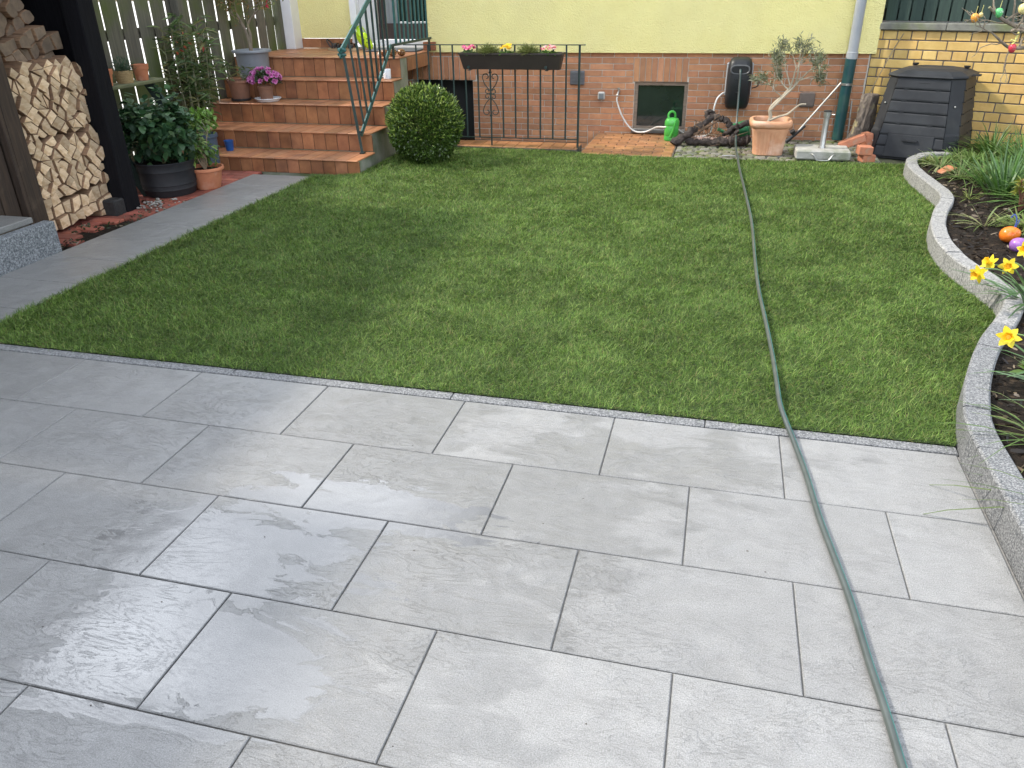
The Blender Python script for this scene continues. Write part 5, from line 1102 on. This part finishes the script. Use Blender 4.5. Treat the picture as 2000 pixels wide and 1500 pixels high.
# small bare tree with hanging eggs
rnd.seed(31)
et = thing('bare_tree', 'small bare lichen covered tree hung with painted eggs', 'tree', (5.34, 5.05, .05))
b = MB(); tips = []
b.tube(smooth_path([(5.33, 5.10, .04), (5.31, 5.08, .22), (5.36, 5.02, .45), (5.34, 4.96, .8), (5.30, 4.92, 1.2), (5.28, 4.9, 1.7)], 4), list(np.linspace(.062, .035, 21)), 10)
b.build('trunk', mat('mossy_pale_bark', (.42, .36, .25), (.28, .24, .16), .9, 12, bump=.7, bscale=30, bdist=.012, c3=(.24, .24, .08), s3=6, lo3=.5, hi3=.7), et)
b = MB()
b.tube(smooth_path([(5.31, 4.93, 1.02), (5.10, 4.82, 1.03), (4.95, 4.75, 1.07), (4.80, 4.68, 1.13), (4.66, 4.62, 1.19), (4.55, 4.58, 1.27)], 4), list(np.linspace(.026, .010, 21)), 8)
b.tube(smooth_path([(5.05, 4.80, 1.03), (4.93, 4.74, .985), (4.80, 4.70, .98), (4.72, 4.66, 1.02), (4.64, 4.64, 1.08)], 4), list(np.linspace(.018, .007, 17)), 7)
for p, d, ln, r, dp in [((4.66, 4.62, 1.19), (-.5, -.1, .5), .16, .009, 3), ((4.72, 4.65, 1.16), (-.7, 0, -.1), .15, .007, 2), ((4.80, 4.68, 1.13), (0, -.2, .9), .18, .010, 3), ((4.70, 4.64, 1.17), (.1, 0, 1), .2, .009, 3), ((4.80, 4.70, .98), (-.3, 0, -.6), .14, .006, 2), ((4.93, 4.74, 1.0), (.4, -.2, -.6), .16, .007, 2), ((4.64, 4.64, 1.08), (-.7, 0, .3), .13, .006, 2), ((4.95, 4.75, 1.07), (.3, -.3, 1), .22, .010, 3), ((4.72, 4.66, 1.02), (-.9, 0, -.35), .15, .005, 1), ((5.05, 4.8, 1.04), (.2, -.3, .8), .2, .009, 3), ((4.85, 4.70, 1.11), (-.4, -.3, .8), .2, .010, 4), ((4.90, 4.72, 1.09), (.2, -.4, .7), .18, .010, 4), ((4.76, 4.66, 1.15), (-.2, -.3, .9), .18, .009, 4), ((4.98, 4.77, 1.06), (-.1, -.5, .3), .16, .008, 3), ((4.86, 4.72, .99), (.1, -.4, .5), .15, .007, 3)]:
    grow(b, p, d, ln, r, dp, tips, .75, .26, (1, 3), .05, .72, 6)
b.build('branches', twig_m, et)
n = 240; ii = rng.integers(0, len(tips), n); P = np.array([tuple(tips[i][0]) for i in ii]); D = rand_dirs(n); leaves('buds', P, D, (.006, .016), (.004, .008), [(.22, .22, .08), (.16, .15, .05), (.30, .26, .12)], leaf, et)
rib = mat('yellow_ribbon', (.80, .74, .25), None, .6)
for lab, c_, r, m1, rb in [('orange painted egg hanging from the bare tree', (4.472, 4.60, 1.196), .027, egg_mat('orange_painted_egg', (.72, .32, .06), (.60, .20, .04)), 0),
                       ('tiny yellow egg hanging next to the orange painted egg', (4.515, 4.62, 1.215), .015, egg_mat('small_yellow_egg', (.70, .58, .25), (.6, .45, .15)), 0),
                       ('green and white egg hanging high in the bare tree', (4.629, 4.60, 1.23), .028, egg_mat('green_egg', (.12, .50, .18), (.60, .72, .60)), 0),
                       ('yellow dotted egg hanging at the top right corner', (4.784, 4.60, 1.255), .030, egg_mat('yellow_dotted_egg', (.80, .70, .30), (.55, .42, .12)), 0),
                       ('red egg on a yellow ribbon hanging from the bare tree', (4.775, 4.58, .985), .027, egg_mat('red_egg', (.60, .05, .08), (.70, .12, .14)), 1)]:
    b = MB(); egg(b, c_, r, (.1, .05, -1)); e_ = tag(b.build('egg', m1, None, c_), lab, 'egg', 'painted eggs on the tree')
    part('ribbon', rib, e_, lambda b: (b.tube([(c_[0], c_[1], c_[2]+r*1.2), (c_[0]+.004, c_[1], c_[2]+r*1.2+.05)], .0018, 4), (b.tube(smooth_path([(c_[0]-.028, c_[1]-.01, c_[2]+.06), (c_[0], c_[1]-.012, c_[2]+.05), (c_[0]-.012, c_[1]-.01, c_[2]+.03), (c_[0]+.005, c_[1]-.01, c_[2]+.055), (c_[0]+.014, c_[1]-.01, c_[2]+.115)], 3), .007, 5) if rb else None)))

# ---------------------------------------------------------------- potted plants on the left
bt = thing('potted_shrub', 'large black tub with a dense dark green leafy shrub', 'potted plant', (-1.66, 2.93, -.01))
part('pot', black_tub, bt, lambda b: b.lathe([(.190, 0), (.196, .01), (.205, .05), (.211, .055), (.209, .065), (.212, .09), (.217, .094), (.215, .104), (.218, .19), (.224, .20), (.222, .212), (.226, .255), (.232, .262), (.226, .268), (.215, .262), (.21, .22)], (-1.66, 2.93, -.01), 40), smooth=True)
part('soil', soil_m, bt, earth((-1.66, 2.93, .215), .212))
def bush(name, parent, c, rx, ry, rz, n, Lr, Wr, cols, stems, bark, base, clumps=24, prof=(.25, .9, 1, .65, .06), mt=leaf):
    cl = rand_dirs(clumps)*rng.uniform(.35, 1, (clumps, 1))*np.array([rx, ry, rz])*.82+np.array(c)
    ii = rng.integers(0, clumps, n); o = rand_dirs(n)*rng.random((n, 1))**.5*np.array([rx, ry, rz])*.38; P = cl[ii]+o
    D = unit(unit(P-np.array(c))*.6+rand_dirs(n)*.8+np.array([0, 0, .1]))
    S = unit(np.cross(D, np.array([0, 0, 1])+rand_dirs(n)*.45)); 
    f = strips_mesh(name, P, D, S, rng.uniform(*Lr, n), rng.uniform(*Wr, n), prof, np.array([0, 0, -.3])+rand_dirs(n)*.15, pick(cols, n, .22), mt, parent)
    b = MB()
    for k in range(stems):
        q = cl[k % clumps]; b.tube(smooth_path([base, (base[0]*.6+q[0]*.4+rnd.gauss(0, .02), base[1]*.6+q[1]*.4+rnd.gauss(0, .02), base[2]*.55+q[2]*.45), tuple(q)], 3), [.007-.0006*i for i in range(7)], 5)
    b.build('stems', bark, parent)
bush('foliage', bt, (-1.70, 2.98, .50), .33, .30, .30, 1500, (.045, .085), (.035, .060), [(.03, .085, .035), (.045, .11, .045), (.025, .065, .028), (.06, .13, .05), (.05, .10, .03)], 22, mat('green_brown_stem', (.13, .12, .06), None, .8), (-1.67, 2.93, .22), 34)
tp = thing('potted_plant', 'round terracotta pot with a light green leggy plant beside the black tub', 'potted plant', (-1.46, 3.16, -.01))
part('pot', terra, tp, lambda b: b.lathe([(.098, 0), (.112, .06), (.128, .135), (.130, .142), (.148, .148), (.150, .165), (.147, .172), (.136, .172), (.128, .14)], (-1.46, 3.16, -.01), 32), smooth=True)
part('soil', soil_m, tp, earth((-1.46, 3.16, .128), .128))
LG = [(.10, .19, .04), (.14, .24, .05), (.07, .14, .03), (.18, .26, .06)]
bush('foliage', tp, (-1.46, 3.17, .36), .17, .17, .24, 380, (.035, .06), (.018, .032), LG, 14, mat('tan_stem', (.36, .27, .17), (.25, .18, .12), .85, 10), (-1.46, 3.16, .13), 18)
bp = thing('potted_plant', 'blue grey pot with a fresh green plant, half hidden behind the terracotta pot', 'potted plant', (-1.72, 3.62, -.01))
part('pot', blue_pot, bp, lambda b: b.lathe([(.075, 0), (.088, .32), (.098, .325), (.098, .355), (.086, .357), (.082, .32)], (-1.72, 3.62, -.01), 26), smooth=True)
part('soil', soil_m, bp, earth((-1.72, 3.62, .31), .082))
bush('foliage', bp, (-1.74, 3.62, .47), .15, .14, .11, 240, (.05, .085), (.022, .036), [(.16, .30, .05), (.20, .35, .07), (.12, .24, .04)], 8, mat('pale_stem', (.36, .34, .25), None, .8), (-1.72, 3.62, .31), 10)
b = MB(); b.lathe([(.034, 0), (.042, .085), (.045, .088), (.045, .094), (.038, .094), (.034, .02), (.001, .018)], (-1.80, 4.06, .116), 20); tag(b.build('blue_cup', blue_pl, None, (-1.80, 4.06, .116)), 'small bright blue plastic cup on the lowest stair', 'cup')
# oleanders
OLN = [(.08, .14, .045), (.11, .17, .055), (.06, .11, .035), (.14, .19, .07), (.20, .20, .08)]
def oleander(label, c, stems, h, lean, pt=None, n=26):
    t_ = thing('oleander', label, 'potted plant', c)
    if pt: pt(t_)
    b = MB(); P = []; D = []
    for k in range(stems):
        a = rnd.uniform(0, 2*PI); q = Vector((math.cos(a), math.sin(a), 0)); top = Vector(c)+Vector((lean[0], lean[1], h*rnd.uniform(.6, 1.05)))+q*rnd.uniform(.03, .22)
        base = Vector(c)+q*.05+Vector((0, 0, .17)); pth = smooth_path([base, base.lerp(top, .5)+q*.05, top], 5); b.tube(pth, [.007-.0004*i for i in range(len(pth))], 5)
        for i in range(n):
            t = rnd.uniform(.35, 1)**.8; p = pth[min(len(pth)-1, int(t*(len(pth)-1)+.5))]; v = rand_dirs(1, -.2, .8)[0]; P.append(tuple(p+Vector((rnd.gauss(0, .012), rnd.gauss(0, .012), rnd.gauss(0, .02))))); D.append(tuple(v))
    b.build('stems', mat('oleander_stem', (.20, .20, .12), None, .8), t_)
    leaves('foliage', np.array(P), np.array(D), (.08, .15), (.010, .018), OLN, leaf, t_, (.3, .9, 1, .7, .08), -.3)
    return t_
def pt1(t_): part('pot', terra_dull, t_, lambda b: pot(b, (-2.05, 3.98, 0), .09, .12, .2), smooth=True)
o_ = oleander('tall oleander with many slender leafy stems in front of the picket fence', (-2.10, 4.05, 0), 20, 1.25, (-.02, .08), lambda t_: part('pot', terra_dull, t_, lambda b: pot(b, (-2.10, 4.05, 0), .10, .13, .2), smooth=True), 62)
n = 22; P = np.array([-2.08, 4.15, 1.0])+rand_dirs(n)*np.array([.15, .2, .14]); leaves('withered_flowers', P, rand_dirs(n), (.03, .05), (.02, .03), [(.50, .10, .05), (.40, .08, .05), (.55, .16, .08)], petal, o_)
def pt2(t_):
    part('pot', terra_dull, t_, lambda b: pot(b, (-2.075, 4.82, .47), .085, .105, .19, .008, .028), smooth=True); part('saucer', rubber_b, t_, lambda b: b.lathe([(.088, 0), (.098, .006), (.10, .025), (.09, .025)], (-2.075, 4.82, .464), 24), smooth=True)
oleander('young oleander in a dull terracotta pot on the third stair', (-2.075, 4.82, .464), 6, .42, (-.03, 0), pt2, 15)
# grey pot with a bonsai-like shrub
gp = thing('potted_shrub', 'grey pot with a bare stemmed twiggy shrub on the fourth stair', 'potted plant', (-2.06, 5.12, .652))
part('pot', grey_pot, gp, lambda b: b.lathe([(.145, 0), (.150, .01), (.152, .03), (.165, .235), (.168, .24), (.195, .245), (.198, .26), (.194, .268), (.165, .268), (.16, .225)], (-2.06, 5.12, .652), 36), smooth=True)
part('soil', mat('pale_granulate', (.30, .29, .27), (.18, .17, .16), .9, 60, bump=.6), gp, earth((-2.06, 5.12, .88), .163))
b = MB(); tips = []
b.tube(smooth_path([(-2.06, 5.12, .88), (-2.07, 5.12, 1.0), (-2.10, 5.12, 1.12), (-2.16, 5.12, 1.25)], 4), list(np.linspace(.022, .010, 13)), 8)
b.tube(smooth_path([(-2.065, 5.12, .90), (-2.05, 5.13, 1.05), (-2.06, 5.13, 1.15), (-1.98, 5.13, 1.24), (-1.85, 5.12, 1.33)], 4), list(np.linspace(.016, .007, 17)), 7)
for p, d in [((-2.16, 5.12, 1.25), (-.3, 0, 1)), ((-2.10, 5.12, 1.13), (-.7, 0, .6)), ((-2.06, 5.13, 1.15), (.1, 0, 1)), ((-1.98, 5.13, 1.24), (.5, 0, .8)), ((-1.98, 5.13, 1.24), (.1, 0, 1)), ((-1.85, 5.12, 1.33), (.6, 0, .5)), ((-1.92, 5.12, 1.28), (.5, -.2, .2))]: grow(b, p, d, .16, .006, 2, tips, .6, .2, (2, 3), .1, .75, 5)
b.build('branches', bark_g, gp)
leafy('foliage', tips, 7, (.022, .045), (.012, .02), [(.14, .16, .05), (.10, .13, .04), (.26, .16, .07), (.20, .19, .07)], leaf, gp, -.1, .02, .4)
q_ = np.array([(-1.80, 5.10, 1.34), (-1.81, 5.10, 1.32), (-1.795, 5.1, 1.36)]); leaves('blossoms', np.repeat(q_, 6, 0), rand_dirs(18), (.02, .03), (.014, .02), [(.70, .02, .12), (.60, .02, .10)], petal, gp)
# azalea on a white saucer
az = thing('potted_azalea', 'pink and white azalea in a small clay pot on the third stair', 'potted plant', (-1.79, 4.83, .476))
part('pot', terra_dull, az, lambda b: pot(b, (-1.79, 4.83, .476), .060, .075, .13, .006, .03), smooth=True)
n = 420; U = rand_dirs(n, -.25, 1); P = np.array([-1.785, 4.83, .66])+U*np.array([.145, .13, .09])*rng.uniform(.5, 1, (n, 1)); leaves('foliage', P, unit(U+rand_dirs(n)*.6), (.025, .045), (.012, .018), [(.03, .065, .02), (.045, .085, .025), (.02, .045, .015)], leaf_gloss, az)
P = []; D = []; S = []
for k in range(58):
    u_ = rand_dirs(1, -.1, 1)[0]; ctr = np.array([-1.785, 4.83, .665])+u_*np.array([.155, .14, .10]); nn = unit(u_+np.array([.1, -.5, .2])); a_ = unit(np.cross(nn, [.3, .2, 1])); b__ = np.cross(nn, a_)
    for j in range(9):
        an = j*2*PI/9+rnd.uniform(-.3, .3); P.append(ctr); d_ = unit(a_*math.cos(an)+b__*math.sin(an)+nn*rnd.uniform(.2, 1.0)); D.append(d_); S.append(unit(np.cross(d_, nn)+1e-3))
n = len(P); strips_mesh('blossoms', P, np.array(D), np.array(S), rng.uniform(.022, .034, n), rng.uniform(.016, .024, n), (.4, 1, .9, .3), rand_dirs(n)*.2, pick([(.46, .04, .30), (.54, .08, .38), (.36, .02, .22)], n, .15), petal, az, tipc=(.66, .28, .52))
b = MB(); b.lathe([(.085, 0), (.112, .004), (.128, .028), (.132, .030), (.130, .034), (.124, .031), (.108, .012), (.001, .011)], (-1.765, 4.81, .464), 36); tag(b.build('saucer', white_cer, None, (-1.765, 4.81, .464)), 'white plastic saucer under the pink azalea', 'saucer')
# plant stand with a shelf, clay pots on it
ps = thing('plant_stand', 'dark green leaning plant stand with a mossy shelf against the fence', 'shelf', (-2.1, 3.3, 0))
part('shelf', shelf_wood, ps, lambda b: b.box(-2.22, -2.02, 2.72, 3.66, .775, .80, bev=.004))
for y in (2.80, 3.64): part('side_rail', mat('dark_green_board', (.02, .045, .04), (.015, .032, .03), .6, 6), ps, lambda b: b.loft([[(-1.82, y-.012, -.02), (-1.70, y-.012, -.02), (-2.22, y-.012, .86), (-2.32, y-.012, .86)], [(-1.82, y+.012, -.02), (-1.70, y+.012, -.02), (-2.22, y+.012, .86), (-2.32, y+.012, .86)]]))
part('shelf', shelf_wood, ps, lambda b: b.box(-2.06, -1.86, 2.80, 3.62, .33, .355, bev=.004))
def clay(label, c):
    t_ = thing('clay_pot', label, 'pot', c, 0, 'clay pots on the shelf'); part('pot', terra, t_, lambda b: b.lathe([(.048, 0), (.060, .085), (.066, .087), (.070, .125), (.062, .126), (.058, .085), (.001, .08)], c, 24), smooth=True)
clay('empty clay pot at the left end of the mossy shelf', (-2.12, 3.02, .80)); clay('empty clay pot on the shelf, right of the straw pot', (-2.12, 3.46, .80))
sc = thing('potted_conifer', 'straw coloured pot with a small blue green conifer on the shelf', 'potted plant', (-2.12, 3.245, .80), 0)
part('pot', wicker, sc, lambda b: b.lathe([(.062, 0), (.070, .04), (.074, .095), (.068, .097), (.064, .08), (.001, .075)], (-2.12, 3.245, .80), 24), smooth=True)
n = 700; U = rand_dirs(n, 0, 1); P = np.array([-2.12, 3.245, .89])+U*np.array([.09, .10, .10])*rng.random((n, 1)); leaves('foliage', P, unit(U+rand_dirs(n)*.5+np.array([0, 0, .5])), (.02, .05), (.003, .005), [(.05, .10, .06), (.07, .12, .07), (.04, .08, .05)], leaf, sc)

# ---------------------------------------------------------------- things on the landing and stairs
mg = thing('mug', 'white mug with a pale blue pattern on the fourth stair', 'mug', (-.60, 5.15, .652))
part('cup', mug_m, mg, lambda b: b.lathe([(.034, 0), (.038, .004), (.039, .088), (.037, .091), (.035, .088), (.034, .012), (.001, .01)], (-.60, 5.15, .652), 26), smooth=True)
part('handle', white_cer, mg, lambda b: b.tube(smooth_path([(-.637, 5.145, .725), (-.665, 5.14, .715), (-.668, 5.14, .685), (-.64, 5.145, .672)], 4), .0055, 8), smooth=True)
def sole(c, ln, wd, rz, z0, z1, n=26, M=None):
    out = []
    for z in (z0, z1):
        r = []
        for k in range(n):
            a = 2*PI*k/n; x = math.cos(a); y = math.sin(a); wv = wd*(.40+.10*x+.04*math.cos(2*a)); px_, py_ = ln/2*x, wv*y
            r.append(Vector((c[0]+px_*math.cos(rz)-py_*math.sin(rz), c[1]+px_*math.sin(rz)+py_*math.cos(rz), z)) if M is None else M @ Vector((px_, py_, z)))
        out.append(r)
    return out
for k, (c, rz, lab) in enumerate([((-1.60, 6.12), -.25, 'left black sandal with a tan sole and raised heel strap'), ((-1.44, 6.13), -.18, 'right black sandal with a tan sole beside the stair rail end')]):
    t_ = thing('sandal', lab, 'sandal', (c[0], c[1], .843), 0, 'pair of black sandals on the landing')
    part('sole', cork, t_, lambda b: b.loft(sole(c, .235, .092, rz, .843, .868)))
    def strap(b):
        for dx, h in ((.055, .045), (.015, .055), (-.02, .05)):
            b.loft([[Vector((c[0]+(dx+o)*math.cos(rz)-s_*math.sin(rz), c[1]+(dx+o)*math.sin(rz)+s_*math.cos(rz), .866+h*math.sqrt(max(0, 1-(s_/.042)**2)))) for s_ in np.linspace(-.042, .042, 11)] for o in (-.014, .014)], False, False, False)
        if k == 0: b.tube(smooth_path([(c[0]-.05, c[1]-.03, .875), (c[0]-.09, c[1]-.02, .93), (c[0]-.105, c[1]+.01, .955), (c[0]-.07, c[1]+.035, .92), (c[0]-.05, c[1]+.03, .875)], 4), .008, 6)
    part('straps', rubber_b, t_, strap)
for k, (c, lab) in enumerate([((-1.40, 6.30, .965), 'neon yellow foam clog leaning on the door frame, showing its white sole'), ((-1.30, 6.24, .955), 'neon yellow foam clog in front, standing on its heel')]):
    ax = Vector((.58, .0, -.81)).normalized(); az_ = Vector((.50, -.80, .36)) if k else Vector((.86, -.36, .50)); az_ = (az_-ax*az_.dot(ax)).normalized(); ay = az_.cross(ax)
    M = Matrix((ax, ay, az_)).transposed().to_4x4(); M.translation = Vector(c)
    t_ = thing('clog', lab, 'clog', (c[0], c[1], .843), 0, 'neon yellow clogs by the door')
    part('sole', white_cer if k == 0 else neon, t_, lambda b: b.loft(sole((0, 0), .27, .11, 0, -.012, .012, M=M)))
    def upper(b):
        rings = []
        for x, wv, h in ((.13, .015, .02), (.115, .036, .035), (.06, .050, .055), (.0, .050, .07), (-.03, .047, .072), (-.04, .044, .06)):
            rings.append([M @ Vector((x, wv*math.cos(a), .012+h*math.sin(a))) for a in np.linspace(0, PI, 12)])
        b.loft(rings, False, False, False)
        b.loft([[M @ Vector((-.13+.02*0+o, .04*math.cos(a)*.9, .012+z)) for a in np.linspace(0, PI, 8)] for o, z in ((0, 0), (-.002, .05))], False, False, False)
        b.loft([[M @ Vector((x, s_*.046, z)) for x, z in ((-.04, .012), (-.04, .055), (-.09, .05), (-.125, .052), (-.125, .012))] for s_ in (-1, -.96)]); b.loft([[M @ Vector((x, s_*.046, z)) for x, z in ((-.04, .012), (-.04, .055), (-.09, .05), (-.125, .052), (-.125, .012))] for s_ in (.96, 1)])
    part('upper', neon, t_, upper)
    part('holes', rubber_b, t_, lambda b: [b.ball(tuple(M @ Vector((x, y, .012+.066-abs(y)*.5))), .007, 4) for x, y in ((.06, .02), (.06, -.02), (.02, .028), (.02, -.028), (.03, 0))])
b = MB(); b.box(-1.16, -.58, 5.92, 6.30, .843, .856, bev=.004); tag(b.build('door_mat', mat_grey, None, (-.9, 6.1, .843), smooth=False), 'dark grey door mat in front of the terrace door', 'mat')
for lab, c, r, wh in [('brown glazed ceramic snail with a pale head, at the left of the three figures', (-.70, 5.36, .843), .038, 1), ('brown glazed ceramic figure in the middle, patterned with dark dots', (-.615, 5.37, .843), .042, 0), ('brown glazed ceramic ball at the right end of the row, behind the rail post', (-.53, 5.40, .843), .040, 0)]:
    t_ = thing('ceramic_figure', lab, 'figurine', c, 0, 'ceramic figures on the landing edge')
    part('body', glaze_br, t_, lambda b: b.ball((c[0], c[1], c[2]+r*.88), r, 10, 1, 1, .88), smooth=True)
    if wh: part('head', mat('cream_glaze', (.70, .62, .52), None, .25), t_, lambda b: (b.ball((c[0]-.045, c[1]-.01, c[2]+.022), .022, 8), b.tube([(c[0]-.05, c[1]-.015, .88), (c[0]-.055, c[1]-.018, .90)], .004, 5)), smooth=True)
    else: part('pattern', mat('ochre_dots', (.45, .28, .08), (.05, .03, .02), .3, 60), t_, lambda b: [b.ball((c[0]+r*.93*math.cos(a)*math.cos(e), c[1]+r*.93*math.sin(a)*math.cos(e), c[2]+r*.88+r*.82*math.sin(e)), .007, 4) for a in np.linspace(-2.8, -.3, 6) for e in (-.3, .25, .8)], smooth=True)
